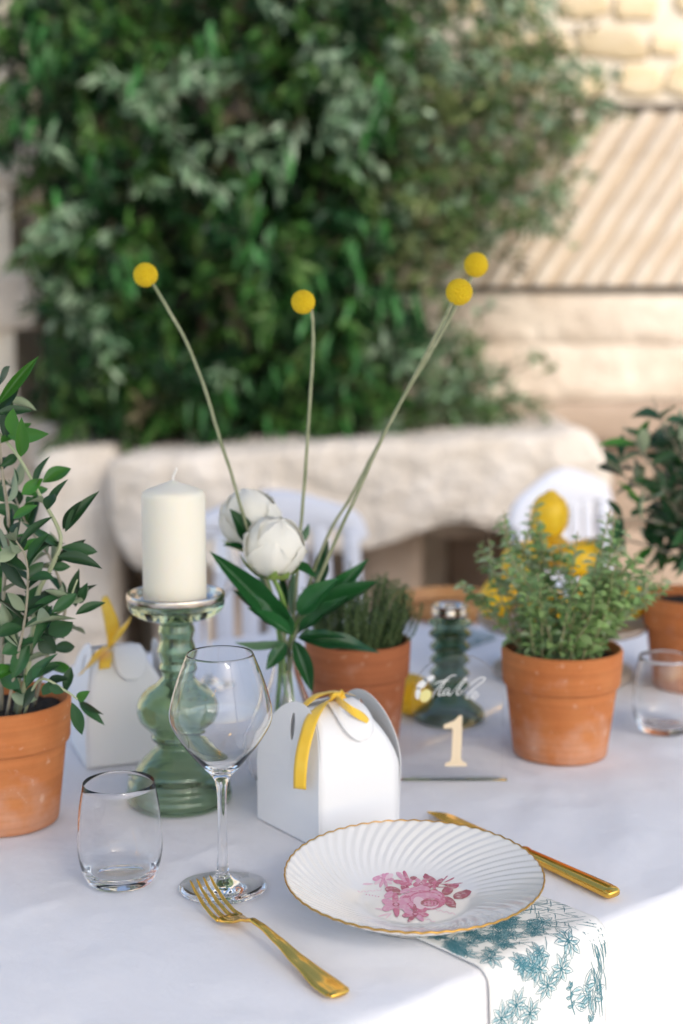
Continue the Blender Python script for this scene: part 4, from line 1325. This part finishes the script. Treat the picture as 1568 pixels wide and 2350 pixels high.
# ================================================================== candle holders and candle
HC_ = T(412, 1838)
ch = thing('candle_holder', 'tall bulbous green glass pillar candle holder under the ivory candle', 'candle holder', (HC_.x, HC_.y, 0))
hp = [(.0545, .0008), (.0572, .0035), (.0585, .0105), (.0572, .0155), (.0568, .0190), (.0560, .0230), (.0528, .0275), (.0520, .0310), (.0478, .0360), (.0462, .0400), (.0420, .0450), (.0395, .0490), (.0340, .0540), (.0300, .0585), (.0245, .0625), (.0228, .0650),
      (.0250, .0690), (.0288, .0725), (.0292, .0760), (.0285, .0790), (.0330, .0840), (.0415, .0930), (.0449, .1045), (.0430, .1160), (.0350, .1270), (.0250, .1335), (.0215, .1370), (.0170, .1430), (.0185, .1480), (.0202, .1515), (.0190, .1560), (.0180, .1600),
      (.0200, .1660), (.0211, .1715), (.0198, .1775), (.0182, .1835), (.0194, .1890), (.0202, .1935), (.0192, .1985), (.0192, .2025), (.0300, .2070), (.0440, .2120), (.0515, .2190), (.0530, .2260), (.0526, .2330)]
def hollow(prof, th):
    o_ = spl2(prof, 3)
    i_ = []
    for k, (r, z) in enumerate(o_):
        a, b = o_[min(k+1, len(o_)-1)], o_[max(k-1, 0)]
        dr, dz = a[0]-b[0], a[1]-b[1]
        l = math.hypot(dr, dz) or 1
        i_.append((max(.002, r - dz / l * th), z + dr / l * th))
    return o_, i_
o_, i_ = hollow(hp, .0028)
cut = [k for k, p in enumerate(o_) if p[1] < .2075][-1]
body = o_ + [(.0505, .2345), (.0488, .2300), (.0470, .2240), (.0400, .2205), (.0200, .2195), (.0005, .2195), (.0005, .2150)] + [(.012, .2140), (.0150, .2040)] + list(reversed([p for p in i_[:cut] if p[1] > .004])) + [(.050, .004), (.050, .001)]
v, f = lathe(body, 96, True)
ob('body', v, f, MAT['green_glass'], ch)
lathe_ob('silvered_rim', spl2([(.0528, .2285), (.0535, .2315), (.0532, .2350), (.0515, .2362), (.0496, .2350), (.0484, .2315), (.0462, .2265), (.0400, .2235), (.0200, .2230)], 3), MAT['mercury'], ch, 96)
cn = thing('pillar_candle', 'thick ivory pillar candle on the green glass holder', 'candle', (HC_.x - .001, HC_.y, .2232))
lathe_ob('wax', [(0, 0), (.0325, 0), (.0340, .0012), (.0343, .004)] + [(.0343, .004 + .112 * k / 6) for k in range(1, 7)] + [(.0340, .1195), (.0325, .1228), (.0290, .1250), (.0200, .1285), (.0110, .1315), (.0050, .1340), (.0022, .1350), (0, .1352)], MAT['wax'], cn, 72)
mb = MB(); mb.tube(spline([(0, 0, .134), (.0004, 0, .139), (.002, 0, .143), (.0046, -.001, .1485)], 4), [.0013] * 12 + [.0010], 7); mb.build('wick', MAT['wick'], cn)
SP = T(1031, 1650)
sh_ = thing('candle_holder', 'short dark green glass candle holder with silver cup behind the table number', 'candle holder', (SP.x, SP.y, 0))
sp = [(.0440, .0008), (.0466, .004), (.0470, .009), (.0450, .0140), (.0410, .0180), (.0360, .0215), (.0290, .0270), (.0225, .0320), (.0190, .0370), (.0225, .0410), (.0272, .0460), (.0225, .0520), (.0195, .0550), (.0230, .0590), (.0265, .0640), (.0220, .0695), (.0192, .0725),
      (.0230, .0770), (.0268, .0815), (.0225, .0870), (.0196, .0900), (.0232, .0940), (.0270, .0985), (.0228, .1040), (.0198, .1070), (.0236, .1110), (.0285, .1160), (.0235, .1210), (.0200, .1235), (.0240, .1265), (.0290, .1300), (.0275, .1335), (.0215, .1360), (.0180, .1390)]
o_, i_ = hollow(sp, .0024)
body = o_ + [(.0168, .1400), (.0150, .1340), (.0005, .1300), (.0005, .1270), (.012, .1270)] + list(reversed([p for p in i_ if .004 < p[1] < .120])) + [(.040, .004), (.040, .001)]
v, f = lathe(body, 72, True); ob('body', v, f, MAT['green_glass_dark'], sh_)
lathe_ob('silver_cup', spl2([(.0182, .1388), (.0230, .1410), (.0245, .1450), (.0235, .1510), (.0240, .1545), (.0215, .1552), (.0180, .1535), (.0150, .1480), (.0140, .1400), (.001, .1395)], 3), MAT['mercury'], sh_, 60)

# ================================================================== gift boxes
LX, LY, Z1, HT = 0.104, 0.112, 0.066, 0.071
def sheet(name, fn, nu, nv, m, parent, th=.0007, flip=False):
    vs = [fn(i / nu, j / nv) for j in range(nv + 1) for i in range(nu + 1)]
    fs = [(j*(nu+1)+i, j*(nu+1)+i+1, (j+1)*(nu+1)+i+1, (j+1)*(nu+1)+i) for j in range(nv) for i in range(nu)]
    if flip: fs = [tuple(reversed(f)) for f in fs]
    o = ob(name, vs, fs, m, parent)
    if th:
        md = o.modifiers.new('thickness', 'SOLIDIFY'); md.thickness = th; md.offset = -1
    return o
def lean(z, k=.016):
    q = max(0, (z - Z1) / HT)
    return k * q ** 1.6
def ribbon(name, parent, pts, widths, across, m='ribbon', n=5):
    """satin strip through pts; across = list of width directions"""
    P = spline(pts, n); A = spline(across, n)
    Wd = [p.x for p in spline([(q, 0, 0) for q in widths], n)]
    vs = []; fs = []
    for p, a, w_ in zip(P, A, Wd):
        a = a.normalized()
        for k in range(5):
            s = -1 + k * .5
            vs.append(p + a * (s * w_ / 2))
    for i in range(len(P) - 1):
        for k in range(4): fs.append((i*5+k, i*5+k+1, (i+1)*5+k+1, (i+1)*5+k))
    o = ob(name, vs, fs, MAT[m], parent)
    md = o.modifiers.new('thickness', 'SOLIDIFY'); md.thickness = .00035; md.offset = 0
    return o
def gift_box(label, loc, rz):
    g = thing('gift_box', label, 'gift box', loc, rz, 'white favour boxes')
    m = MAT['card']
    hx, hy = LX / 2, LY / 2
    mb = MB(); mb.box((-hx + .001, -hy + .001, .0008), (hx - .001, hy - .001, .002)); mb.build('floor_panel', m, g, False)
    for s, nm in ((-1, 'front_panel'), (1, 'back_panel')):
        def fn(u, v, s=s):
            L1 = Z1; L2 = 1.30 * HT
            d = v * (L1 + L2)
            if d < L1: y, z = hy, .0006 + d
            else:
                ph = (d - L1) / L2 * R(86)
                y, z = hy * math.cos(ph) ** .85, Z1 + (HT - .003) * math.sin(ph)
            x = (u - .5) * 2 * (hx - .0005 - (lean(z, .0180) if u < .5 else .034 * max(0, (z - Z1) / HT) ** 1.5))
            return Vector((x, s * y, z))
        sheet(nm, fn, 10, 34, m, g, .0007, s > 0)
    for s in (-1, 1):
        # side panel with rounded top and a hand slot
        bm = bmesh.new()
        def P2(y, z):
            kx = .0165 if s < 0 else .006
            return (s * (hx - lean(z, kx) + (0 if s < 0 else .002 * math.sin(min(1, max(0, (z - .03) / .1)) * math.pi))), y, z)
        outl = [(-hy, .0006), (-hy, .02), (-hy, .04)]
        for k in range(33):
            a = math.pi * k / 32
            outl.append((-hy * math.cos(a), Z1 + (HT + .001) * math.sin(a)))
        outl += [(hy, .04), (hy, .02), (hy, .0006), (hy * .5, .0006), (0, .0006), (-hy * .5, .0006)]
        slot = []
        for k in range(16):
            a = 2 * math.pi * k / 16
            slot.append((.002 + .0038 * math.cos(a) + .0035 * math.sin(a), .1135 + .0135 * math.sin(a)))
        def ringv(ps):
            vv = [bm.verts.new((0, y, z)) for y, z in ps]
            return [bm.edges.new((vv[i], vv[(i+1) % len(vv)])) for i in range(len(vv))]
        E_ = ringv(outl) + ringv(slot)
        bmesh.ops.triangle_fill(bm, use_beauty=True, use_dissolve=False, edges=E_)
        bmesh.ops.subdivide_edges(bm, edges=[e for e in bm.edges if e.calc_length() > .018], cuts=2)
        bmesh.ops.triangulate(bm, faces=bm.faces[:])
        for v in bm.verts: v.co = P2(v.co.y, v.co.z)
        bmesh.ops.recalc_face_normals(bm, faces=bm.faces[:])
        me = bpy.data.meshes.new('side_panel'); bm.to_mesh(me); bm.free()
        me.materials.append(m)
        o = link('side_panel', me, g)
        md = o.modifiers.new('thickness', 'SOLIDIFY'); md.thickness = .0008; md.offset = 0
    # rounded closing tab, folded over the top onto the front
    vs = []; fs = []
    def surf(x, d):
        ph = max(0, min(R(95), R(95) - d / .092 * R(95)))
        y, z = (hy + .0016) * math.cos(ph) ** .85 if ph < R(90) else 0, Z1 + (HT - .0005) * math.sin(ph)
        return Vector((x, -y, z))
    rings = []
    for j in range(19):
        d = .012 + .050 * j / 18
        q = (d - .040) / .0225
        w_ = .0205 if q < 0 else .0205 * math.sqrt(max(0, 1 - q * q))
        if d < .03: w_ = .0165 + .004 * max(0, d - .012) / .018
        for i in range(9): vs.append(surf(.006 + (-1 + i / 4) * w_, d) + Vector((0, -.0014 - .0030 * (j / 18) ** 2, .0008)))
    for j in range(18):
        for i in range(8): fs.append((j*9+i, (j+1)*9+i, (j+1)*9+i+1, j*9+i+1))
    o = ob('round_tab', vs, fs, m, g); md = o.modifiers.new('thickness', 'SOLIDIFY'); md.thickness = .0008; md.offset = 0
    return g
BA = math.atan2(.6, .8)
bc = Vector((-0.0145, 1.4478, 0))
gb = gift_box('white card gift box with yellow ribbon in front of the vase', bc, BA)
Mi = Matrix.LocRotScale(bc, Matrix.Rotation(BA, 3, 'Z'), None).inverted()
def G(x, y, Y): return Mi @ D(x, y, Y)
def GV(v): return Mi.to_3x3() @ Vector(v)
kn_ = G(768, 1600, 1.440)
ac = GV((.9, -.42, .05))
ribbon('ribbon_tail', gb, [kn_, G(745, 1612, 1.425), G(718, 1645, 1.402), G(703, 1690, 1.386), G(693, 1735, 1.378), G(689, 1775, 1.376), G(688, 1811, 1.377)],
       [.008, .012, .0145, .015, .015, .0148, .0145], [GV((.6, -.2, .6)), GV((.8, -.3, .4)), ac, ac, ac, ac, ac])
ribbon('ribbon_tail', gb, [kn_, G(790, 1618, 1.416), G(812, 1634, 1.412), G(838, 1648, 1.420), G(862, 1668, 1.434)],
       [.008, .012, .014, .013, .009], [GV((.2, -.2, 1)), GV((-.2, -.2, 1)), GV((-.25, -.3, 1)), GV((-.3, -.2, 1)), GV((-.5, -.2, .8))])
ribbon('ribbon_strap', gb, [(-.036, .001, .128), (-.030, 0, .134), (-.015, 0, .1415), (0, 0, .1425), (.015, 0, .141), (.034, 0, .134)],
       [.006, .009, .010, .008, .010, .008], [(0, 1, 0)] * 6)
ribbon('ribbon_knot', gb, [kn_ + Vector((-.006, -.003, -.002)), kn_ + Vector((-.003, -.006, .003)), kn_ + Vector((.001, -.003, .006)), kn_ + Vector((.003, .004, .003)), kn_ + Vector((0, .005, -.002))],
       [.007, .010, .009, .010, .006], [GV((.5, 0, .4)), GV((1, .2, .2)), GV((1, .5, 0)), GV((1, .1, .2)), GV((1, 0, 0))])
ribbon('ribbon_knot', gb, [kn_ + Vector((.002, -.006, -.006)), kn_ + Vector((.004, -.007, .001)), kn_ + Vector((.005, -.002, .005)), kn_ + Vector((.009, .001, .001)), kn_ + Vector((.012, -.003, -.005))],
       [.006, .009, .008, .009, .006], [GV((1, 0, .6)), GV((.6, .2, .8)), GV((.3, .6, .4)), GV((.4, .3, .6)), GV((.2, .2, 1))])
# second box, further back on the left
f2 = T(200, 1766)
BA2 = BA + R(-17)
b2 = Vector((f2.x, f2.y, 0)) + Matrix.Rotation(BA2, 3, 'Z') @ Vector((LX / 2, LY / 2, 0))
gb2 = gift_box('white card gift box with yellow bow behind the left olive plant', b2, BA2)
M2 = Matrix.LocRotScale(b2, Matrix.Rotation(BA2, 3, 'Z'), None).inverted()
def G2(x, y, Y): return M2 @ D(x, y, Y)
def GV2(v): return M2.to_3x3() @ Vector(v)
Yk = b2.y - .01
k2 = G2(252, 1492, Yk)
ribbon('ribbon_tail', gb2, [k2, G2(258, 1462, Yk), G2(256, 1428, Yk - .01), G2(246, 1395, Yk - .01), G2(240, 1368, Yk)], [.007, .013, .019, .017, .006], [GV2((1, .1, .2)), GV2((1, .3, .1)), GV2((1, -.3, .1)), GV2((1, -.5, .2)), GV2((1, 0, .4))])
ribbon('ribbon_tail', gb2, [k2, G2(268, 1465, Yk - .01), G2(284, 1438, Yk - .01), G2(298, 1418, Yk - .005)], [.007, .017, .016, .010], [GV2((.6, .4, .6)), GV2((.8, -.2, .6)), GV2((.8, -.3, .5)), GV2((.6, -.3, .8))])
ribbon('ribbon_tail', gb2, [k2, G2(232, 1500, Yk - .045), G2(206, 1520, Yk - .06), G2(184, 1548, Yk - .065)], [.008, .019, .021, .008], [GV2((.3, -.2, 1)), GV2((.4, -.2, 1)), GV2((.5, -.3, 1)), GV2((.8, -.2, .5))])
ribbon('ribbon_tail', gb2, [k2, G2(243, 1512, Yk - .05), G2(240, 1535, Yk - .06)], [.008, .016, .014], [GV2((1, -.2, .2)), GV2((1, -.2, .2)), GV2((1, -.2, .2))])

# ================================================================== vase and flowers
VP = Vector((X(655, 1.60), 1.588, 0))
vo = [(.030, .0006), (.0400, .006), (.0455, .020), (.0462, .035), (.0430, .055), (.0340, .080), (.0230, .105), (.0165, .125), (.0145, .140), (.0155, .152), (.0185, .159)]
o_, i_ = hollow(vo, .0022)
vprof = [(0, .0012), (.026, .0006)] + o_ + [(.0178, .1598)] + list(reversed([p for p in i_ if p[1] > .005])) + [(.030, .006), (0, .0055)]
v, f = lathe(vprof, 72)
vase = tag(ob('bud_vase', v, f, MAT['glass'], None, True, None, VP), 'small clear glass bottle vase holding peonies behind the gift box', 'vase')
pe_leaf = [unit_leaf('leaf', [MAT['peony_leaf'], MAT['peony_under']], f_, b_, .42, 6, 12, tw_, True, w2) for f_, b_, tw_, w2 in ((.16, .12, 0, .05), (.10, .25, .3, .08), (.22, .05, -.25, .04), (.12, -.1, .1, .08))]
def petal_mesh(R_, width, p0, p1, flare, seed):
    rg = random.Random(seed)
    vs = []; fs = []
    nu_, nv_ = 12, 14
    for j in range(nv_ + 1):
        t_ = j / nv_
        pol = R(p0) + (R(p1) - R(p0)) * t_
        ww = width * (math.sin(math.pi * (.10 + .80 * t_)) ** .7)
        for i in range(nu_ + 1):
            s = -1 + 2 * i / nu_
            edge_ = abs(s) ** 3
            pp = pol + R(14) * s * s * t_ * (1 if p1 < 90 else -1) + .10 * noise.noise(Vector((s * 3, t_ * 3, seed * 7.7)))
            az = R(ww) * s
            r = R_ * (1 + flare * t_ ** 3 + .05 * edge_ * t_ + .06 * noise.noise(Vector((s * 2.2, t_ * 2.2, seed * 3.1))) + .03 * t_ * noise.noise(Vector((s * 6, t_ * 5, seed * 1.7))))
            vs.append((r * math.sin(pp) * math.cos(az), r * math.sin(pp) * math.sin(az), r * math.cos(pp) * 1.03))
    for j in range(nv_):
        for i in range(nu_): fs.append((j*(nu_+1)+i, (j+1)*(nu_+1)+i, (j+1)*(nu_+1)+i+1, j*(nu_+1)+i+1))
    return vs, fs
def peony(label, head, R_, tilt, stem_pts, seed):
    pn = thing('peony', label, 'flower', VP, 0, 'white peonies')
    hd = head - VP
    rot = Matrix.Rotation(tilt[0], 3, 'X') @ Matrix.Rotation(tilt[1], 3, 'Y')
    rg = random.Random(seed)
    spec = [(.90, 75, 170, -14, 0), (.915, 70, 170, -6, 120), (.93, 72, 170, -10, 240), (.945, 60, 172, 12, 60), (.96, 58, 172, 22, 175), (.97, 60, 172, 8, 290), (.985, 50, 172, 48, 20), (.995, 48, 172, 36, 135), (1.005, 50, 172, 58, 250), (1.015, 42, 172, 70, 330), (1.02, 36, 172, 84, 95), (1.02, 36, 172, 66, 200)]
    for k, (rr, wd, p0, p1, az) in enumerate(spec):
        v, f = petal_mesh(R_ * rr, wd, p0, p1, .0 + .03 * rg.random(), seed + k)
        mm = rot @ Matrix.Rotation(R(az + rg.uniform(-14, 14)), 3, 'Z')
        o = ob('petal', [mm @ Vector(q) + hd for q in v], f, MAT['petal'], pn)
    for k in range(4):
        v, f = petal_mesh(R_ * 1.07, 26, 178, 122, .05, seed + 40 + k)
        mm = rot @ Matrix.Rotation(R(90 * k + 20), 3, 'Z')
        ob('sepal', [mm @ Vector(q) + hd for q in v], f, MAT['sepal'], pn)
    bot = hd + rot @ Vector((0, 0, -R_ * 1.0))
    P = spline([p for p in stem_pts] + [bot.lerp(hd, .1)], 5)
    mb = MB(); mb.tube(P, .0027, 8); mb.build('stem', MAT['stem'], pn)
    return pn
def V(x, y, Y): return D(x, y, Y) - VP
inn = lambda a, r, z: Vector((r * math.cos(a), r * math.sin(a), z))
p1 = peony('white peony bud in front, nearest the gift box', D(630, 1254, 1.555), .0335, (R(14), R(10)), [inn(1.0, .018, .012), inn(4.3, .006, .14), V(655, 1400, 1.575)], 11)
p2 = peony('white peony bud behind the front one, crossed by a yellow ball stem', D(574, 1190, 1.61), .0345, (R(-4), R(-14)), [inn(2.5, .022, .012), inn(3.2, .006, .14), V(628, 1390, 1.600)], 31)
def ZP(zx, zy): return 459 + zx / 2.846, 1101.6 + zy / 2.846
pleaves = [(585, 985, 90, 475, 150, 1.56, 1.53, 0), (605, 1010, 370, 695, 120, 1.555, 1.535, 0), (540, 1050, 222, 1068, 70, 1.56, 1.54, 1), (565, 1065, 432, 1245, 92, 1.56, 1.545, 0), (615, 1050, 742, 1385, 105, 1.56, 1.545, 0),
           (640, 1030, 1180, 1082, 135, 1.56, 1.555, 0), (640, 1005, 1160, 648, 110, 1.575, 1.60, 0), (655, 965, 1102, 528, 135, 1.59, 1.62, 0), (650, 880, 882, 640, 150, 1.565, 1.545, 0), (785, 690, 812, 402, 105, 1.60, 1.60, 0),
           (612, 552, 762, 632, 55, 1.555, 1.54, 0), (660, 410, 712, 280, 52, 1.60, 1.61, 1), (545, 880, 530, 590, 60, 1.60, 1.61, 0), (440, 740, 390, 590, 50, 1.61, 1.62, 1), (600, 880, 615, 590, 60, 1.61, 1.61, 1), (645, 985, 1000, 760, 95, 1.56, 1.54, 0), (590, 1000, 330, 830, 85, 1.55, 1.53, 0), (650, 1020, 930, 1000, 80, 1.55, 1.53, 0)]
rg = random.Random(3)
for k, (a, b, c_, d_, wp, Ya, Yb, un) in enumerate(pleaves):
    x0, y0 = ZP(a, b); x1, y1 = ZP(c_, d_)
    nrm = Vector((rg.uniform(-.3, .3), -.85, .55))
    if un: nrm = -nrm
    put_leaf(pe_leaf[k % 4], p1, V(x0, y0, Ya), V(x1, y1, Yb), wp / 2.846 * 1.6 / FPX * 1.05, nrm)
mb = MB(); mb.tube(spline([inn(.4, .018, .012), inn(.4, .005, .13), V(672, 1455, 1.575), V(700, 1400, 1.58)], 5), .0020, 7); mb.build('leaf_stalk', MAT['stem'], p1)
for (a, b, c_, d_, wp, Ya, Yb) in ((318, 400, 200, 188, 120, 1.575, 1.565), (285, 440, 150, 425, 45, 1.58, 1.57), (500, 960, 215, 715, 110, 1.60, 1.59)):
    x0, y0 = ZP(a, b); x1, y1 = ZP(c_, d_)
    put_leaf(pe_leaf[2], p2, V(x0, y0, Ya), V(x1, y1, Yb), wp / 2.846 * 1.6 / FPX, Vector((.2, -.9, .4)))
# yellow ball flowers
def ball_mesh(R_, seed):
    bm = bmesh.new(); bmesh.ops.create_icosphere(bm, subdivisions=5, radius=1)
    N_ = 170
    pts = [Vector((math.sqrt(1 - z * z) * math.cos(k * 2.39996), math.sqrt(1 - z * z) * math.sin(k * 2.39996), z)) for k in range(N_) for z in [1 - 2 * (k + .5) / N_]]
    from mathutils import kdtree
    kd_ = kdtree.KDTree(N_)
    for i, p in enumerate(pts): kd_.insert(p, i)
    kd_.balance()
    for v_ in bm.verts:
        co, i, d = kd_.find(v_.co)
        h_ = max(0, 1 - (d / .125) ** 2)
        r = R_ * (.90 + .13 * h_ + .02 * noise.noise(pts[i] * 3 + Vector((seed, 0, 0))))
        v_.co = v_.co * r
    me = bpy.data.meshes.new('flower_head'); bm.to_mesh(me); bm.free()
    me.materials.append(MAT['ball'])
    me.polygons.foreach_set('use_smooth', [True] * len(me.polygons))
    return me
bme = ball_mesh(1.0, 2)
balls = [('yellow ball flower leaning left above the candle', 334, 631, 27.5, 1.56, [(352, 652), (392, 720), (430, 790), (468, 885), (498, 985), (530, 1085), (572, 1225)], (655, 1470), 1.57, 2.8),
         ('yellow ball flower on the upright middle stem', 696, 693, 27, 1.55, [(716, 716), (719, 790), (712, 920), (704, 1040), (692, 1190), (682, 1330)], (668, 1480), 1.58, 1.2),
         ('lower, nearer yellow ball flower of the right leaning pair', 1054, 670, 30, 1.53, [(1038, 694), (990, 790), (935, 895), (875, 1010), (830, 1110), (755, 1275)], (672, 1475), 1.57, .2),
         ('upper, farther yellow ball flower of the right leaning pair', 1093, 608, 28, 1.60, [(1085, 632), (1060, 678), (1000, 790), (930, 905), (858, 1040), (800, 1150), (748, 1240)], (664, 1470), 1.60, 5.3)]
for (lab, cx, cy_, rp_, Yb, st, nk_, Yn, an) in balls:
    t_ = thing('ball_flower', lab, 'flower', VP, 0, 'yellow ball flowers')
    o = link('flower_head', bme, t_, V(cx, cy_, Yb))
    rr = rp_ * Yb * 1.02 / FPX
    o.scale = (rr, rr, rr * .97); o.rotation_euler = (cx, cy_, 0)
    nS = len(st)
    P = [V(cx + (st[0][0] - cx) * .7, cy_ + (st[0][1] - cy_) * .7, Yb)] + [V(x, y, Yb + (Yn - Yb) * i / nS) for i, (x, y) in enumerate(st)] + [V(nk_[0], nk_[1], Yn), inn(an, .006, .135), inn(an + 3, .02, .02)]
    Q = spline(P, 6)
    Q = [q + Vector((.0007 * noise.noise(q * 60), 0, 0)) for q in Q]
    mb = MB(); mb.tube(Q, [.0020 + .00025 * noise.noise(q * 130) - .0004 * (1 if i < 4 else 0) for i, q in enumerate(Q)], 8)
    mb.build('stem', MAT['ball_stem'], t_)

# ================================================================== table number
SY = 1.585
sb = Vector((X(1047, SY + .05), SY, 0))
sg = thing('table_number_sign', 'clear arched acrylic sign reading table 1', 'sign', sb)
hw, ztop = .0525, .1495
outl = [(-hw, .004)] + [(hw, .004)] + [(hw * math.cos(math.pi * k / 40), ztop - hw + hw * math.sin(math.pi * k / 40)) for k in range(41)]
vs = []; fs = []
n = len(outl)
for y in (-.0014, .0014):
    vs += [(a, y, b) for a, b in outl]
fs = [tuple(range(n)), tuple(reversed(range(n, 2*n)))] + [(k, n+k, n+(k+1) % n, (k+1) % n) for k in range(n)]
ob('panel', vs, fs, MAT['acrylic'], sg, False)
mb = MB(); mb.box((-.066, -.006, .0008), (.058, .006, .0038)); mb.build('base', MAT['acrylic_base'], sg, False)
def SG(zx, zy):
    p = D((980 + zx / 2.154) / 1.0893, (1400 + zy / 2.154) / 1.0893, SY) - sb
    return Vector((p.x, -.0021, p.z))
def flat(name, pts, m, th=.0006):
    vs = [SG(*p) for p in pts]; n = len(vs)
    bm = bmesh.new()
    a = [bm.verts.new(p) for p in vs]; b = None
    bm.faces.new(a)
    bm.normal_update()
    bmesh.ops.triangulate(bm, faces=bm.faces[:]); bmesh.ops.recalc_face_normals(bm, faces=bm.faces[:])
    me = bpy.data.meshes.new(name); bm.to_mesh(me); bm.free(); me.materials.append(m)
    return link(name, me, sg)
flat('numeral', [(378, 832), (362, 835), (335, 862), (276, 886), (280, 906), (320, 902), (326, 915), (320, 1060), (313, 1080), (286, 1092), (285, 1108), (402, 1108), (402, 1092), (378, 1082), (371, 1060), (376, 960)], MAT['cream_ink'])
strokes = [[(214, 744), (232, 706), (268, 664), (300, 634), (328, 618), (348, 620)], [(300, 634), (268, 684), (250, 718), (258, 728), (276, 716)], [(228, 668), (262, 650), (310, 646)],
           [(312, 694), (296, 690), (276, 710), (278, 724), (296, 714), (312, 694)], [(312, 694), (302, 716), (310, 724), (330, 706)], [(330, 706), (362, 668), (392, 634), (398, 640), (364, 684), (348, 714), (356, 724), (374, 710), (366, 694)],
           [(374, 710), (420, 668), (468, 634), (500, 632), (488, 652), (440, 690), (404, 728), (400, 744), (414, 742)], [(414, 742), (446, 728), (458, 714), (448, 708), (432, 722), (430, 742), (446, 744), (474, 718)]]
for s_ in strokes:
    P = spline([SG(*p) for p in s_], 5)
    mb = MB()
    mb.tube(P, [0.00032 + .00045 * max(0, math.sin(math.pi * i / (len(P) - 1))) for i in range(len(P))], 6)
    o = mb.build('script_stroke', MAT['white_ink'], sg)
def el2(cx, cy, rx, ry, rot=0):
    return [(cx + rx * math.cos(a) * math.cos(rot) - ry * math.sin(a) * math.sin(rot), cy + rx * math.cos(a) * math.sin(rot) + ry * math.sin(a) * math.cos(rot)) for a in [2 * math.pi * k / 16 for k in range(16)]]
pale_y = mat('pale_yellow_print', (0.80, 0.72, 0.30), .5)
pale_w = mat('pale_white_print', (0.80, 0.80, 0.78), .5)
pale_b = mat('blue_grey_print', (0.20, 0.28, 0.32), .6)
flat('painted_lemon', el2(180, 728, 38, 30, -.9), pale_y, .0003)
flat('painted_blossom', el2(160, 668, 34, 18, -.7), pale_w, .0003); flat('painted_blossom', el2(205, 635, 26, 13, -.5), pale_w, .0003); flat('painted_blossom', el2(140, 715, 14, 34, .1), pale_w, .0003)
flat('painted_leaf', el2(182, 645, 14, 7, .5), pale_b, .0003)

# ================================================================== lemon stand, lemons
LS = Vector((X(1292, 2.09), 2.06, 0))
ls = thing('cake_stand', 'low grey brown cake stand carrying the pile of lemons', 'cake stand', LS)
lathe_ob('dish', [(0, .068), (.05, .068), (.105, .070), (.122, .076), (.128, .084), (.127, .088), (.122, .086), (.115, .080), (.08, .077), (0, .077)], MAT['marble'], ls, 72)
lathe_ob('foot', [(0, .0006), (.098, .0006), (.104, .004), (.103, .010), (.09, .014), (.03, .018), (.022, .03), (.022, .055), (.035, .0675)], MAT['marble'], ls, 72)
lp = spl2([(.0001, -.037), (.006, -.0365), (.011, -.033), (.020, -.026), (.0262, -.013), (.0275, 0), (.0262, .013), (.020, .025), (.0115, .0315), (.0075, .0355), (.0045, .0375), (.0001, .038)], 3)
lv_, lf_ = lathe(lp, 32)
lme = None
lemons = [('topmost lemon of the pile, standing upright', (-.027, -.02, .242), (.1, .05, 0)),
          ('left lemon of the second layer in the pile', (-.066, -.03, .178), (1.2, .4, .5)), ('right lemon of the second layer in the pile', (.022, -.025, .180), (1.4, .2, 1.9)), ('rear lemon of the second layer in the pile', (-.02, .035, .180), (1.4, .3, 1.0)),
          ('leftmost lemon on the rim of the stand', (-.098, -.02, .122), (.35, .45, .2)), ('front lemon in the bottom layer', (-.038, -.062, .116), (1.5, .2, 1.3)), ('front right lemon in the bottom layer', (.030, -.066, .116), (1.4, .6, 2.2)),
          ('rightmost lemon on the rim of the stand', (.090, -.022, .117), (1.5, .1, .6)), ('back right lemon in the bottom layer', (.055, .055, .116), (1.5, .3, 2.8)), ('back left lemon in the bottom layer', (-.045, .058, .116), (1.5, .1, .2))]
for lab, p, r_ in lemons:
    if lme is None:
        o = ob('lemon', lv_, lf_, MAT['lemon']); lme = o.data
    else: o = link('lemon', lme)
    o.location = LS + Vector(p); o.rotation_euler = r_
    tag(o, lab, 'lemon', 'lemons')
o = link('lemon', lme); o.location = T(944, 1590, .03) + Vector((0, 0, -.002)); o.rotation_euler = (1.45, .2, .5); tag(o, 'single lemon on the cloth between the thyme pot and the short green holder', 'lemon', 'lemons')

# ================================================================== far place setting
q = T(1040, 1392, .02)
tray = thing('wooden_tray', 'round orange brown wooden tray on the far side, behind the short green holder', 'tray', (q.x, q.y + .04, 0))
lathe_ob('tray_floor', [(0, .0008), (.088, .0008), (.090, .008), (0, .008)], MAT['wood'], tray, 64)
lathe_ob('tray_rim', spl2([(.089, .001), (.098, .010), (.104, .024), (.101, .028), (.097, .025), (.090, .010), (.087, .0083)], 3), MAT['wood'], tray, 64)
q = T(1072, 1468, .004)
nf = thing('folded_napkin', 'folded teal and white napkin lying left of the lemon stand', 'napkin', (q.x, q.y, 0), TH + .2)
tealm = mat('teal_cloth', (0.10, 0.20, 0.24), .9, var=(0.55, 0.60, 0.62), vscale=60)
for k in range(2):
    mb = MB(); mb.box((-.05, -.03 + .004 * k, .001 + k * .0052), (.045, .03 - .003 * k, .006 + k * .0052)); o = mb.build('fold', tealm, nf, False)
    md = o.modifiers.new('round', 'BEVEL'); md.width = .002; md.segments = 2
